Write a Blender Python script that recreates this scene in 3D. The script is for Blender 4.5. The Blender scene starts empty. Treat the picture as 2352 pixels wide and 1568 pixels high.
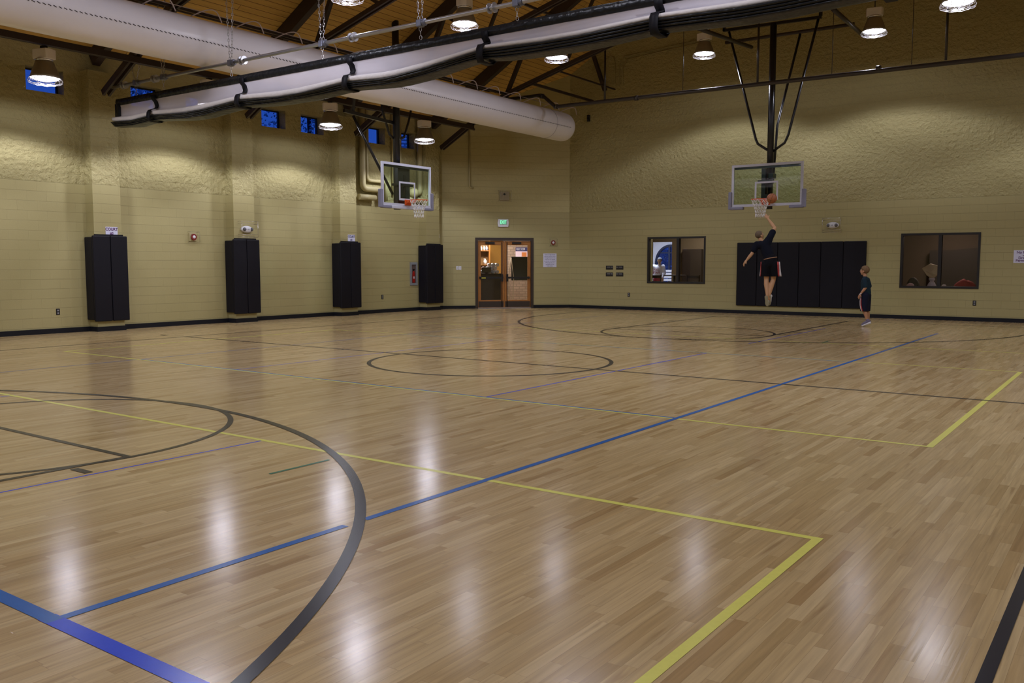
import bpy, bmesh, math, random
from mathutils import Vector, Matrix, noise
random.seed(7)
PI = math.pi
S = bpy.context.scene
COL = S.collection
# ------------------------------------------------------------------ camera
F_PX, YAW, PITCH, HC = 2037.17, 0.62308, -0.08707, 1.4465
cd = bpy.data.cameras.new('camera'); cam = bpy.data.objects.new('camera', cd); COL.objects.link(cam)
cd.sensor_width = 36.0; cd.lens = 36.0 * F_PX / 2352.0; cd.clip_end = 200
cam.location = (0, 0, HC); cam.rotation_euler = (PI/2 + PITCH, 0, YAW)
S.camera = cam
# ------------------------------------------------------------------ world (dusk sky)
W = bpy.data.worlds.new('world'); S.world = W; W.use_nodes = True
nt = W.node_tree; bg = nt.nodes['Background']
tc = nt.nodes.new('ShaderNodeTexCoord'); sx = nt.nodes.new('ShaderNodeSeparateXYZ'); rp = nt.nodes.new('ShaderNodeValToRGB')
nt.links.new(tc.outputs['Generated'], sx.inputs[0]); nt.links.new(sx.outputs['Z'], rp.inputs[0]); nt.links.new(rp.outputs[0], bg.inputs[0])
rp.color_ramp.elements[0].color = (0.02, 0.085, 0.50, 1); rp.color_ramp.elements[1].color = (0.008, 0.045, 0.42, 1)
bg.inputs[1].default_value = 0.8
# ------------------------------------------------------------------ view / exposure
S.view_settings.view_transform = 'Standard'; S.view_settings.look = 'None'
S.view_settings.exposure = 0.10; S.view_settings.gamma = 1.0; S.view_settings.use_curve_mapping = False
LAMP_W = 205.0
LAMP_COL = (0.84, 0.85, 1.0)
S.cycles.use_denoising = True
S.cycles.max_bounces = 8
S.cycles.transparent_max_bounces = 16
S.cycles.sample_clamp_indirect = 6.0
# ================================================================== materials
MATS = {}
def newmat(name):
    m = bpy.data.materials.new(name); m.use_nodes = True
    return m, m.node_tree, m.node_tree.nodes['Principled BSDF']
def N(t, typ, **kw):
    n = t.nodes.new(typ)
    for k, v in kw.items(): setattr(n, k, v)
    return n
def math_(t, op, a, b=None, c=None):
    n = N(t, 'ShaderNodeMath', operation=op)
    for i, v in enumerate((a, b, c)):
        if v is None: continue
        if isinstance(v, (int, float)): n.inputs[i].default_value = v
        else: t.links.new(v, n.inputs[i])
    return n.outputs[0]
def mixc(t, fac, a, b, blend='MIX'):
    n = N(t, 'ShaderNodeMix', data_type='RGBA', blend_type=blend)
    for k, v in ((0, fac), (6, a), (7, b)):
        if isinstance(v, (int, float)): n.inputs[k].default_value = v
        elif isinstance(v, tuple): n.inputs[k].default_value = v if len(v) == 4 else v + (1,)
        else: t.links.new(v, n.inputs[k])
    return n.outputs[2]
def plain(name, col, rough=0.5, metal=0.0, spec=0.5, var=0.08, scale=12.0, bump=0.0, bscale=60.0, emit=None, es=0.0):
    """principled with a little procedural variation"""
    if name in MATS: return MATS[name]
    m, t, b = newmat(name)
    tc = N(t, 'ShaderNodeTexCoord'); nz = N(t, 'ShaderNodeTexNoise'); nz.inputs['Scale'].default_value = scale; nz.inputs['Detail'].default_value = 4
    t.links.new(tc.outputs['Object'], nz.inputs['Vector'])
    c = mixc(t, nz.outputs['Fac'], tuple(v*(1-var) for v in col), tuple(min(1, v*(1+var)) for v in col))
    t.links.new(c, b.inputs['Base Color'])
    b.inputs['Roughness'].default_value = rough; b.inputs['Metallic'].default_value = metal; b.inputs['Specular IOR Level'].default_value = spec
    if bump:
        n2 = N(t, 'ShaderNodeTexNoise'); n2.inputs['Scale'].default_value = bscale; t.links.new(tc.outputs['Object'], n2.inputs['Vector'])
        bp = N(t, 'ShaderNodeBump'); bp.inputs['Strength'].default_value = 1; bp.inputs['Distance'].default_value = bump
        t.links.new(n2.outputs['Fac'], bp.inputs['Height']); t.links.new(bp.outputs[0], b.inputs['Normal'])
    if emit: b.inputs['Emission Color'].default_value = emit + (1,); b.inputs['Emission Strength'].default_value = es
    MATS[name] = m
    return m
def emission(name, col, s):
    m, t, b = newmat(name)
    b.inputs['Base Color'].default_value = (0.8, 0.8, 0.8, 1)
    b.inputs['Emission Color'].default_value = col + (1,); b.inputs['Emission Strength'].default_value = s
    return m
def glass(name, tint=(1, 1, 1), extra=0.0, ior=1.45):
    m = bpy.data.materials.new(name); m.use_nodes = True; t = m.node_tree; t.nodes.clear()
    out = N(t, 'ShaderNodeOutputMaterial'); mx = N(t, 'ShaderNodeMixShader'); tr = N(t, 'ShaderNodeBsdfTransparent'); gl = N(t, 'ShaderNodeBsdfGlossy')
    fr = N(t, 'ShaderNodeFresnel'); fr.inputs[0].default_value = ior; tr.inputs[0].default_value = tint + (1,); gl.inputs['Roughness'].default_value = 0.02
    ge = N(t, 'ShaderNodeNewGeometry'); f = math_(t, 'MULTIPLY', math_(t, 'ADD', fr.outputs[0], extra), math_(t, 'SUBTRACT', 1.0, ge.outputs['Backfacing']))
    t.links.new(f, mx.inputs[0]); t.links.new(tr.outputs[0], mx.inputs[1]); t.links.new(gl.outputs[0], mx.inputs[2]); t.links.new(mx.outputs[0], out.inputs[0])
    return m
def wall_material(name, along, split=3.13, base=(0.395, 0.340, 0.160), rough_amt=1.0, relief=1.0):
    m, t, b = newmat(name)
    geo = N(t, 'ShaderNodeNewGeometry')
    dt = N(t, 'ShaderNodeVectorMath', operation='DOT_PRODUCT'); t.links.new(geo.outputs['Position'], dt.inputs[0]); dt.inputs[1].default_value = along
    sp = N(t, 'ShaderNodeSeparateXYZ'); t.links.new(geo.outputs['Position'], sp.inputs[0])
    cb = N(t, 'ShaderNodeCombineXYZ'); t.links.new(dt.outputs['Value'], cb.inputs[0])
    t.links.new(math_(t, 'ADD', sp.outputs['Z'], 0.07), cb.inputs[1])
    br = N(t, 'ShaderNodeTexBrick'); t.links.new(cb.outputs[0], br.inputs['Vector'])
    br.inputs['Scale'].default_value = 1.0; br.inputs['Brick Width'].default_value = 0.4; br.inputs['Row Height'].default_value = 0.2
    br.inputs['Mortar Size'].default_value = 0.005; br.inputs['Mortar Smooth'].default_value = 0.4; br.inputs['Bias'].default_value = 0
    d = tuple(v*0.98 for v in base)
    br.inputs['Color1'].default_value = base + (1,); br.inputs['Color2'].default_value = d + (1,)
    br.inputs['Mortar'].default_value = tuple(v*0.965 for v in base) + (1,)
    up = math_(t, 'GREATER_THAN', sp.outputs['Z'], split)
    hl = math_(t, 'FRACT', math_(t, 'DIVIDE', math_(t, 'ADD', sp.outputs['Z'], 0.07), 0.2))
    hl = math_(t, 'LESS_THAN', math_(t, 'MINIMUM', hl, math_(t, 'SUBTRACT', 1.0, hl)), 0.018)
    # blotchy paint
    nz = N(t, 'ShaderNodeTexNoise'); nz.inputs['Scale'].default_value = 0.9; nz.inputs['Detail'].default_value = 6; t.links.new(geo.outputs['Position'], nz.inputs['Vector'])
    c = mixc(t, nz.outputs['Fac'], br.outputs['Color'], mixc(t, 1.0, br.outputs['Color'], (0.90, 0.92, 0.86), 'MULTIPLY'))
    c = mixc(t, up, c, mixc(t, 1.0, c, (1.17, 1.17, 1.17), 'MULTIPLY'))  # split-face colour lightened to offset the shading its relief causes
    c = mixc(t, math_(t, 'MULTIPLY', hl, 0.10), c, (0.12, 0.10, 0.04))
    t.links.new(c, b.inputs['Base Color'])
    b.inputs['Roughness'].default_value = 0.55; b.inputs['Specular IOR Level'].default_value = 0.35
    # split face relief
    r1 = N(t, 'ShaderNodeTexNoise'); r1.inputs['Scale'].default_value = 11.0; r1.inputs['Detail'].default_value = 7; r1.inputs['Roughness'].default_value = 0.62
    t.links.new(geo.outputs['Position'], r1.inputs['Vector'])
    vo = N(t, 'ShaderNodeTexVoronoi'); vo.inputs['Scale'].default_value = 9.0; t.links.new(geo.outputs['Position'], vo.inputs['Vector'])
    rel = math_(t, 'ADD', math_(t, 'MULTIPLY', r1.outputs['Fac'], 1.5), math_(t, 'MULTIPLY', vo.outputs['Distance'], 0.35))
    sm = N(t, 'ShaderNodeTexNoise'); sm.inputs['Scale'].default_value = 60.0; t.links.new(geo.outputs['Position'], sm.inputs['Vector'])
    rel = math_(t, 'MULTIPLY', math_(t, 'MULTIPLY', rel, up), rough_amt)
    h = math_(t, 'ADD', rel, math_(t, 'MULTIPLY', sm.outputs['Fac'], 0.03))
    h = math_(t, 'SUBTRACT', h, math_(t, 'MULTIPLY', br.outputs['Fac'], 0.03)); h = math_(t, 'SUBTRACT', h, math_(t, 'MULTIPLY', hl, 0.10))
    bp = N(t, 'ShaderNodeBump'); bp.inputs['Strength'].default_value = 1.0; bp.inputs['Distance'].default_value = 0.034*relief
    t.links.new(h, bp.inputs['Height']); t.links.new(bp.outputs[0], b.inputs['Normal'])
    return m
def floor_material():
    m, t, b = newmat('maple_floor')
    geo = N(t, 'ShaderNodeNewGeometry'); sp = N(t, 'ShaderNodeSeparateXYZ'); t.links.new(geo.outputs['Position'], sp.inputs[0])
    X, Y = sp.outputs['X'], sp.outputs['Y']
    wdt = 0.057
    rowf = math_(t, 'DIVIDE', X, wdt); row = math_(t, 'FLOOR', rowf)
    wn = N(t, 'ShaderNodeTexWhiteNoise', noise_dimensions='1D'); t.links.new(row, wn.inputs['W'])
    wn2 = N(t, 'ShaderNodeTexWhiteNoise', noise_dimensions='1D'); t.links.new(math_(t, 'ADD', row, 511.3), wn2.inputs['W'])
    ln = math_(t, 'ADD', math_(t, 'MULTIPLY', wn2.outputs['Value'], 0.45), 0.42)
    segf = math_(t, 'DIVIDE', math_(t, 'ADD', Y, math_(t, 'MULTIPLY', wn.outputs['Value'], 7.0)), ln); seg = math_(t, 'FLOOR', segf)
    cb = N(t, 'ShaderNodeCombineXYZ'); t.links.new(row, cb.inputs[0]); t.links.new(seg, cb.inputs[1])
    w2 = N(t, 'ShaderNodeTexWhiteNoise', noise_dimensions='2D'); t.links.new(cb.outputs[0], w2.inputs['Vector'])
    r = N(t, 'ShaderNodeValToRGB'); t.links.new(w2.outputs['Value'], r.inputs[0]); e = r.color_ramp.elements
    e[0].position = 0.0; e[0].color = (0.42, 0.27, 0.115, 1)
    e[1].position = 1.0; e[1].color = (0.66, 0.50, 0.265, 1)
    for p, c in ((0.04, (0.49, 0.34, 0.152, 1)), (0.12, (0.525, 0.37, 0.172, 1)), (0.5, (0.575, 0.42, 0.205, 1)), (0.85, (0.62, 0.46, 0.235, 1))):
        x = e.new(p); x.color = c
    # grain
    mp = N(t, 'ShaderNodeMapping'); mp.inputs['Scale'].default_value = (55, 2.2, 1); t.links.new(geo.outputs['Position'], mp.inputs['Vector'])
    ofs = N(t, 'ShaderNodeVectorMath', operation='ADD'); t.links.new(mp.outputs[0], ofs.inputs[0]); t.links.new(w2.outputs['Color'], ofs.inputs[1])
    sc = N(t, 'ShaderNodeVectorMath', operation='SCALE'); t.links.new(w2.outputs['Color'], sc.inputs[0]); sc.inputs['Scale'].default_value = 40
    t.links.new(sc.outputs[0], ofs.inputs[1])
    g = N(t, 'ShaderNodeTexNoise'); g.inputs['Scale'].default_value = 1.0; g.inputs['Detail'].default_value = 5; t.links.new(ofs.outputs[0], g.inputs['Vector'])
    gr = N(t, 'ShaderNodeMapRange'); gr.inputs[1].default_value = 0.3; gr.inputs[2].default_value = 0.75; gr.inputs[3].default_value = 0.84; gr.inputs[4].default_value = 1.12; t.links.new(g.outputs['Fac'], gr.inputs[0])
    c = mixc(t, 1.0, r.outputs[0], gr.outputs[0], 'MULTIPLY')
    # figure streaks (darker heartwood)
    mp2 = N(t, 'ShaderNodeMapping'); mp2.inputs['Scale'].default_value = (16, 1.4, 1); t.links.new(ofs.outputs[0], mp2.inputs['Vector'])
    mp2.inputs['Scale'].default_value = (0.35, 0.6, 1)
    g2 = N(t, 'ShaderNodeTexNoise'); g2.inputs['Scale'].default_value = 1.0; g2.inputs['Detail'].default_value = 3; g2.inputs['Distortion'].default_value = 0.6; t.links.new(mp2.outputs[0], g2.inputs['Vector'])
    st = N(t, 'ShaderNodeMapRange'); st.inputs[1].default_value = 0.62; st.inputs[2].default_value = 0.76; st.inputs[3].default_value = 0.0; st.inputs[4].default_value = 0.55; t.links.new(g2.outputs['Fac'], st.inputs[0])
    c = mixc(t, st.outputs[0], c, (0.26, 0.145, 0.055))
    # seams
    fx = math_(t, 'FRACT', rowf); fy = math_(t, 'FRACT', segf)
    s1 = math_(t, 'LESS_THAN', math_(t, 'MINIMUM', fx, math_(t, 'SUBTRACT', 1.0, fx)), 0.012)
    s2 = math_(t, 'LESS_THAN', fy, 0.0022)
    seam = math_(t, 'MAXIMUM', s1, s2)
    c = mixc(t, math_(t, 'MULTIPLY', seam, 0.45), c, (0.15, 0.09, 0.04))
    t.links.new(c, b.inputs['Base Color'])
    n3 = N(t, 'ShaderNodeTexNoise'); n3.inputs['Scale'].default_value = 1.3; n3.inputs['Detail'].default_value = 4; t.links.new(geo.outputs['Position'], n3.inputs['Vector'])
    rr = N(t, 'ShaderNodeMapRange'); rr.inputs[3].default_value = 0.145; rr.inputs[4].default_value = 0.20; t.links.new(n3.outputs['Fac'], rr.inputs[0])
    t.links.new(rr.outputs[0], b.inputs['Roughness'])
    b.inputs['Specular IOR Level'].default_value = 0.36
    bp = N(t, 'ShaderNodeBump'); bp.inputs['Strength'].default_value = 0.12; bp.inputs['Distance'].default_value = 0.002
    n4 = N(t, 'ShaderNodeTexNoise'); n4.inputs['Scale'].default_value = 1.0; t.links.new(mp.outputs[0], n4.inputs['Vector'])
    t.links.new(math_(t, 'ADD', n4.outputs['Fac'], math_(t, 'MULTIPLY', w2.outputs['Value'], 0.8)), bp.inputs['Height']); t.links.new(bp.outputs[0], b.inputs['Normal'])
    return m
def paint(name, col):
    return plain(name, col, rough=0.24, spec=0.2, var=0.06, scale=30)
def deck_material():
    m, t, b = newmat('roof_deck_wood')
    geo = N(t, 'ShaderNodeNewGeometry'); sp = N(t, 'ShaderNodeSeparateXYZ'); t.links.new(geo.outputs['Position'], sp.inputs[0])
    cb = N(t, 'ShaderNodeCombineXYZ'); t.links.new(sp.outputs['Y'], cb.inputs[0]); t.links.new(sp.outputs['X'], cb.inputs[1])
    br = N(t, 'ShaderNodeTexBrick'); t.links.new(cb.outputs[0], br.inputs['Vector']); br.inputs['Scale'].default_value = 1
    br.inputs['Brick Width'].default_value = 3.2; br.inputs['Row Height'].default_value = 0.14; br.inputs['Mortar Size'].default_value = 0.006
    br.inputs['Color1'].default_value = (0.85, 0.56, 0.16, 1); br.inputs['Color2'].default_value = (0.72, 0.45, 0.12, 1); br.inputs['Mortar'].default_value = (0.16, 0.07, 0.02, 1)
    mp = N(t, 'ShaderNodeMapping'); mp.inputs['Scale'].default_value = (12, 1.2, 1); t.links.new(geo.outputs['Position'], mp.inputs['Vector'])
    g = N(t, 'ShaderNodeTexNoise'); g.inputs['Scale'].default_value = 1.5; g.inputs['Detail'].default_value = 5; t.links.new(mp.outputs[0], g.inputs['Vector'])
    c = mixc(t, g.outputs['Fac'], br.outputs['Color'], mixc(t, 1.0, br.outputs['Color'], (0.6, 0.55, 0.5), 'MULTIPLY'))
    t.links.new(c, b.inputs['Base Color']); b.inputs['Roughness'].default_value = 0.6
    return m
def stone_material(name, c1, c2, w=0.4, h=0.18):
    m, t, b = newmat(name)
    tc = N(t, 'ShaderNodeTexCoord'); sp = N(t, 'ShaderNodeSeparateXYZ'); t.links.new(tc.outputs['Object'], sp.inputs[0])
    cb = N(t, 'ShaderNodeCombineXYZ'); t.links.new(sp.outputs['X'], cb.inputs[0]); t.links.new(sp.outputs['Y'], cb.inputs[1])
    br = N(t, 'ShaderNodeTexBrick'); t.links.new(cb.outputs[0], br.inputs['Vector']); br.inputs['Scale'].default_value = 1
    br.inputs['Brick Width'].default_value = w; br.inputs['Row Height'].default_value = h; br.inputs['Mortar Size'].default_value = 0.012
    br.inputs['Color1'].default_value = c1 + (1,); br.inputs['Color2'].default_value = c2 + (1,); br.inputs['Mortar'].default_value = tuple(v*0.6 for v in c1) + (1,)
    t.links.new(br.outputs['Color'], b.inputs['Base Color']); b.inputs['Roughness'].default_value = 0.8
    return m
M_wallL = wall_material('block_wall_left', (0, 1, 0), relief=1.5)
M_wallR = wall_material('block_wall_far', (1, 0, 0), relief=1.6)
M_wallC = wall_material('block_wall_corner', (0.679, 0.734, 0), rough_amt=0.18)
M_floor = floor_material(); M_deck = deck_material()
M_black_line = paint('court_paint_black', (0.018, 0.017, 0.022)); M_yel_line = paint('court_paint_yellow', (0.80, 0.78, 0.17))
M_blue_line = paint('court_paint_blue', (0.008, 0.125, 0.46)); M_blue2_line = paint('court_paint_bright_blue', (0.004, 0.06, 0.72)); M_green_line = paint('court_paint_green', (0.03, 0.17, 0.10))
M_base = plain('rubber_base', (0.009, 0.010, 0.015), 0.4, spec=0.25)
M_pad = plain('black_vinyl_pad', (0.0075, 0.007, 0.011), 0.5, spec=0.2, bump=0.004, bscale=3)
M_steel = plain('dark_steel', (0.035, 0.022, 0.020), 0.5)
M_black = plain('black_painted_steel', (0.008, 0.008, 0.010), 0.28)
M_pipe = plain('grey_black_pipe', (0.045, 0.038, 0.036), 0.35, metal=0.3)
M_galv = plain('galvanized_steel', (0.50, 0.50, 0.52), 0.32, metal=0.85)
M_duct = plain('white_duct_fabric', (0.80, 0.78, 0.84), 0.33, var=0.04, scale=1.5, bump=0.01, bscale=2.5)
M_stitch = plain('dark_vent_holes', (0.06, 0.05, 0.06), 0.8)
M_vinyl = plain('black_curtain_vinyl', (0.008, 0.009, 0.011), 0.38, spec=0.3, bump=0.03, bscale=8)
M_cfold = plain('white_curtain_fold', (0.66, 0.62, 0.60), 0.6, bump=0.01, bscale=14)
M_white = plain('white_plastic', (0.68, 0.68, 0.72), 0.4)
M_frame = plain('white_board_frame', (0.55, 0.56, 0.66), 0.4)
M_bpad = plain('grey_board_padding', (0.22, 0.22, 0.30), 0.45)
M_orange = plain('orange_rim_paint', (0.72, 0.12, 0.02), 0.4)
M_net = plain('white_net_cord', (0.75, 0.73, 0.70), 0.8)
M_alu = plain('lamp_reflector_metal', (0.30, 0.26, 0.19), 0.4, metal=0.5)
M_box = plain('lamp_ballast_paint', (0.78, 0.72, 0.66), 0.5)
M_ring = plain('polished_ring', (0.8, 0.8, 0.85), 0.12, metal=1.0)
M_guardw = plain('wire_guard_white', (0.85, 0.85, 0.9), 0.4, emit=(0.9, 0.88, 1.0), es=0.0)
M_lens = emission('lamp_lens_glow', (0.93, 0.90, 1.0), 3.0)
M_wood = plain('oak_door_wood', (0.33, 0.13, 0.025), 0.45, var=0.25, scale=5)
M_dframe = plain('dark_brown_frame', (0.035, 0.024, 0.018), 0.45)
M_wframe = plain('black_window_frame', (0.010, 0.009, 0.010), 0.4)
M_glass = glass('clear_glass', (0.93, 0.95, 0.95)); M_bglass = glass('backboard_glass', (0.86, 0.95, 0.90), 0.03); M_tglass = glass('tinted_glass', (0.72, 0.68, 0.66), 0.03)
M_wire = plain('guard_wire_metal', (0.62, 0.60, 0.62), 0.25, metal=0.9)
M_clearguard = glass('clear_guard', (0.95, 0.94, 0.93), 0.02)
M_paper = plain('paper_white', (0.62, 0.62, 0.76), 0.7); M_ink = plain('ink_dark_blue', (0.02, 0.02, 0.10), 0.7); M_inkp = plain('ink_purple', (0.09, 0.02, 0.12), 0.7)
M_red = plain('fire_red', (0.42, 0.02, 0.012), 0.35); M_dred = plain('dark_red_alarm', (0.20, 0.012, 0.012), 0.4)
M_wallpaint = plain('wall_colour_pipe', (0.40, 0.345, 0.170), 0.5)
M_exit = emission('exit_green_glow', (0.0, 0.95, 0.38), 1.1)
M_grey = plain('mid_grey', (0.25, 0.25, 0.27), 0.5)
# ================================================================== mesh builder
class MB:
    def __init__(s): s.b = bmesh.new()
    def box(s, lo, hi, mi=0, rot=None):
        x0, y0, z0 = lo; x1, y1, z1 = hi
        vs = [s.b.verts.new(p) for p in ((x0,y0,z0),(x1,y0,z0),(x1,y1,z0),(x0,y1,z0),(x0,y0,z1),(x1,y0,z1),(x1,y1,z1),(x0,y1,z1))]
        for f in ((0,3,2,1),(4,5,6,7),(0,1,5,4),(1,2,6,5),(2,3,7,6),(3,0,4,7)):
            fc = s.b.faces.new([vs[i] for i in f]); fc.material_index = mi
        return vs
    def beam(s, p0, p1, w, d, up=(0,0,1), mi=0):
        p0, p1 = Vector(p0), Vector(p1); a = (p1-p0).normalized(); u = Vector(up)
        r = a.cross(u)
        if r.length < 1e-4: r = a.cross(Vector((1,0,0)))
        r.normalize(); u = r.cross(a).normalized()
        vs = []
        for p in (p0, p1):
            for sx_, sy_ in ((-1,-1),(1,-1),(1,1),(-1,1)): vs.append(s.b.verts.new(p + r*sx_*w/2 + u*sy_*d/2))
        for f in ((3,2,1,0),(4,5,6,7),(0,1,5,4),(1,2,6,5),(2,3,7,6),(3,0,4,7)):
            fc = s.b.faces.new([vs[i] for i in f]); fc.material_index = mi
    def tube(s, pts, r, seg=10, closed=False, mi=0, caps=True):
        pts = [Vector(p) for p in pts]; n = len(pts); rr = r if isinstance(r, (list, tuple)) else [r]*n
        rings = []; prev = None
        for i, p in enumerate(pts):
            if closed: a = pts[(i+1) % n] - pts[i-1]
            else: a = pts[min(i+1, n-1)] - pts[max(i-1, 0)]
            a.normalize()
            if prev is None:
                ref = Vector((0,0,1)) if abs(a.z) < 0.9 else Vector((1,0,0)); u = a.cross(ref).normalized()
            else:
                u = prev - a*prev.dot(a)
                u = u.normalized() if u.length > 1e-6 else a.orthogonal().normalized()
            prev = u; v = a.cross(u)
            rings.append([s.b.verts.new(p + (u*math.cos(2*PI*k/seg) + v*math.sin(2*PI*k/seg))*rr[i]) for k in range(seg)])
        for i in range(n if closed else n-1):
            A, B = rings[i], rings[(i+1) % n]
            for k in range(seg):
                f = s.b.faces.new((A[k], A[(k+1) % seg], B[(k+1) % seg], B[k])); f.smooth = True; f.material_index = mi
        if caps and not closed:
            s.b.faces.new(rings[0][::-1]).material_index = mi; s.b.faces.new(rings[-1]).material_index = mi
    def lathe(s, prof, seg=24, c=(0,0,0), ax=2, mi=0):
        rings = []
        for r, z in prof:
            ring = []
            for k in range(seg):
                a = 2*PI*k/seg; x, y = max(r, 1e-4)*math.cos(a), max(r, 1e-4)*math.sin(a)
                p = (x, y, z) if ax == 2 else ((z, x, y) if ax == 0 else (x, z, y))
                ring.append(s.b.verts.new(Vector(p) + Vector(c)))
            rings.append(ring)
        for A, B in zip(rings, rings[1:]):
            for k in range(seg):
                f = s.b.faces.new((A[k], A[(k+1) % seg], B[(k+1) % seg], B[k])); f.smooth = True; f.material_index = mi
    def sphere(s, c, r, seg=16, mi=0, sc=(1,1,1), M=None):
        mat = Matrix.Translation(c) @ (M or Matrix.Identity(4)) @ Matrix.Diagonal((r*sc[0], r*sc[1], r*sc[2], 1))
        g = bmesh.ops.create_uvsphere(s.b, u_segments=seg, v_segments=max(6, seg*2//3), radius=1.0, matrix=mat)
        for v in g['verts']:
            for f in v.link_faces: f.smooth = True; f.material_index = mi
    def prism(s, poly, d0, d1, axis=2, mi=0):
        def P(a, b, c): return (a, b, c) if axis == 2 else ((a, c, b) if axis == 1 else (c, a, b))
        A = [s.b.verts.new(P(a, b, d0)) for a, b in poly]; B = [s.b.verts.new(P(a, b, d1)) for a, b in poly]
        s.b.faces.new(A).material_index = mi; s.b.faces.new(B[::-1]).material_index = mi
        n = len(poly)
        for i in range(n): s.b.faces.new((A[i], B[i], B[(i+1) % n], A[(i+1) % n])).material_index = mi
    def grid(s, rows, mi=0, smooth=True, closed=False):
        V = [[s.b.verts.new(p) for p in r] for r in rows]
        for A, B in zip(V, V[1:]):
            n = len(A)
            for k in range(n if closed else n-1):
                f = s.b.faces.new((A[k], A[(k+1) % n], B[(k+1) % n], B[k])); f.smooth = smooth; f.material_index = mi
        return V
    def cutbox(s, a0, a1, h0, h1, d0, d1, holes, mi=0):
        """slab in (a,h,d) split around rectangular holes [(a0,a1,h0,h1)]"""
        As = sorted({a0, a1, *[v for q in holes for v in q[:2]]}); Hs = sorted({h0, h1, *[v for q in holes for v in q[2:]]})
        for i in range(len(As)-1):
            for j in range(len(Hs)-1):
                ca, ch = (As[i]+As[i+1])/2, (Hs[j]+Hs[j+1])/2
                if any(q[0] < ca < q[1] and q[2] < ch < q[3] for q in holes): continue
                s.box((As[i], Hs[j], d0), (As[i+1], Hs[j+1], d1), mi)
        bmesh.ops.remove_doubles(s.b, verts=s.b.verts[:], dist=1e-5)
        # drop internal faces shared by two cells
        kill = {}
        for f in s.b.faces: kill.setdefault(tuple(sorted(v.index for v in f.verts)), []).append(f)
        s.b.verts.index_update(); seen = {}
        for f in s.b.faces[:]:
            k = tuple(sorted(v.index for v in f.verts)); seen.setdefault(k, []).append(f)
        for k, fs in seen.items():
            if len(fs) > 1: bmesh.ops.delete(s.b, geom=fs, context='FACES_ONLY')
    def build(s, name, mats, parent=None, mw=None, bevel=0.0, segs=2, recalc=True, smooth_angle=None):
        if recalc: bmesh.ops.recalc_face_normals(s.b, faces=s.b.faces[:])
        me = bpy.data.meshes.new(name); s.b.to_mesh(me); s.b.free()
        for m in (mats if isinstance(mats, (list, tuple)) else [mats]): me.materials.append(m)
        o = bpy.data.objects.new(name, me); COL.objects.link(o)
        if parent is not None: o.parent = parent
        if mw is not None: o.matrix_world = mw
        if bevel:
            bv = o.modifiers.new('bevel', 'BEVEL'); bv.width = bevel; bv.segments = segs; bv.limit_method = 'ANGLE'; bv.angle_limit = 0.6
        return o
def tag(o, label, cat, group=None, kind=None):
    if label: o['label'] = label
    if cat: o['category'] = cat
    if group: o['group'] = group
    if kind: o['kind'] = kind
    return o
def struct(o): o['kind'] = 'structure'; return o
def empty(name, mw=None, loc=None, label=None, cat=None, group=None):
    o = bpy.data.objects.new(name, None); COL.objects.link(o); o.empty_display_size = 0.1
    if mw is not None: o.matrix_world = mw
    if loc is not None: o.location = loc
    return tag(o, label, cat, group)
def copy_tree(o, parent=None):
    c = o.copy(); COL.objects.link(c)
    if parent is not None: c.parent = parent
    for ch in list(o.children): copy_tree(ch, c)
    return c
# ---- wall frames: local (a = viewer's right, h = up, n = toward the room)
XL, YR = -18.57, 25.10
def basis(o, a, n):
    a, n = Vector(a).normalized(), Vector(n).normalized(); h = Vector((0,0,1))
    return Matrix(((a.x, h.x, n.x, o[0]), (a.y, h.y, n.y, o[1]), (a.z, h.z, n.z, o[2]), (0,0,0,1)))
CLc, CRc = Vector((-18.57, 22.0, 0)), Vector((-15.70, 25.10, 0)); UC = (CRc-CLc).normalized(); NC = Vector((UC.y, -UC.x, 0))
FL = basis((XL, 0, 0), (0,1,0), (1,0,0))
FR = basis((0, YR, 0), (1,0,0), (0,-1,0))
FC = basis(CLc, UC, NC)
def at(Fm, a, h, n=0.0): return Fm @ Matrix.Translation((a, h, n))
def text(body, size, mat, parent, loc=(0,0,0), name='lettering', align='CENTER', bold=0.0, sx_=1.0, depth=0.001, spacing=1.0, line=1.0):
    cu = bpy.data.curves.new(name, 'FONT'); cu.body = body; cu.size = size; cu.extrude = depth; cu.offset = bold
    cu.align_x = align; cu.align_y = 'CENTER'; cu.space_character = spacing; cu.space_line = line
    o = bpy.data.objects.new('tmp', cu); COL.objects.link(o)
    dg = bpy.context.evaluated_depsgraph_get(); me = bpy.data.meshes.new_from_object(o.evaluated_get(dg)); bpy.data.objects.remove(o)
    me.transform(Matrix.Diagonal((sx_, 1, 1, 1))); me.materials.clear(); me.materials.append(mat)
    r = bpy.data.objects.new(name, me); COL.objects.link(r); r.parent = parent; r.location = loc
    return r
# ================================================================== FLOOR with painted court lines
CX, YC = -7.97, 10.54
fl = MB(); fl.box((-23, -4.3, -0.2), (3.0, 36, 0.0))
lz = [0.0006]
def strip(x0, y0, x1, y1, w, mi):
    lz[0] += 0.00006; z = lz[0]
    if abs(x1-x0) < 1e-6: q = ((x0-w/2, y0), (x0+w/2, y0), (x0+w/2, y1), (x0-w/2, y1))
    else: q = ((x0, y0-w/2), (x1, y0-w/2), (x1, y0+w/2), (x0, y0+w/2))
    f = fl.b.faces.new([fl.b.verts.new((a, b, z)) for a, b in q]); f.material_index = mi
def arc(cx, cy, r, a0, a1, w, mi, n=96):
    lz[0] += 0.00006; z = lz[0]; A = []; B = []
    for i in range(n+1):
        t = math.radians(a0 + (a1-a0)*i/n); A.append(fl.b.verts.new((cx+(r-w/2)*math.cos(t), cy+(r-w/2)*math.sin(t), z))); B.append(fl.b.verts.new((cx+(r+w/2)*math.cos(t), cy+(r+w/2)*math.sin(t), z)))
    for i in range(n): fl.b.faces.new((A[i], B[i], B[i+1], A[i+1])).material_index = mi
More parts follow.
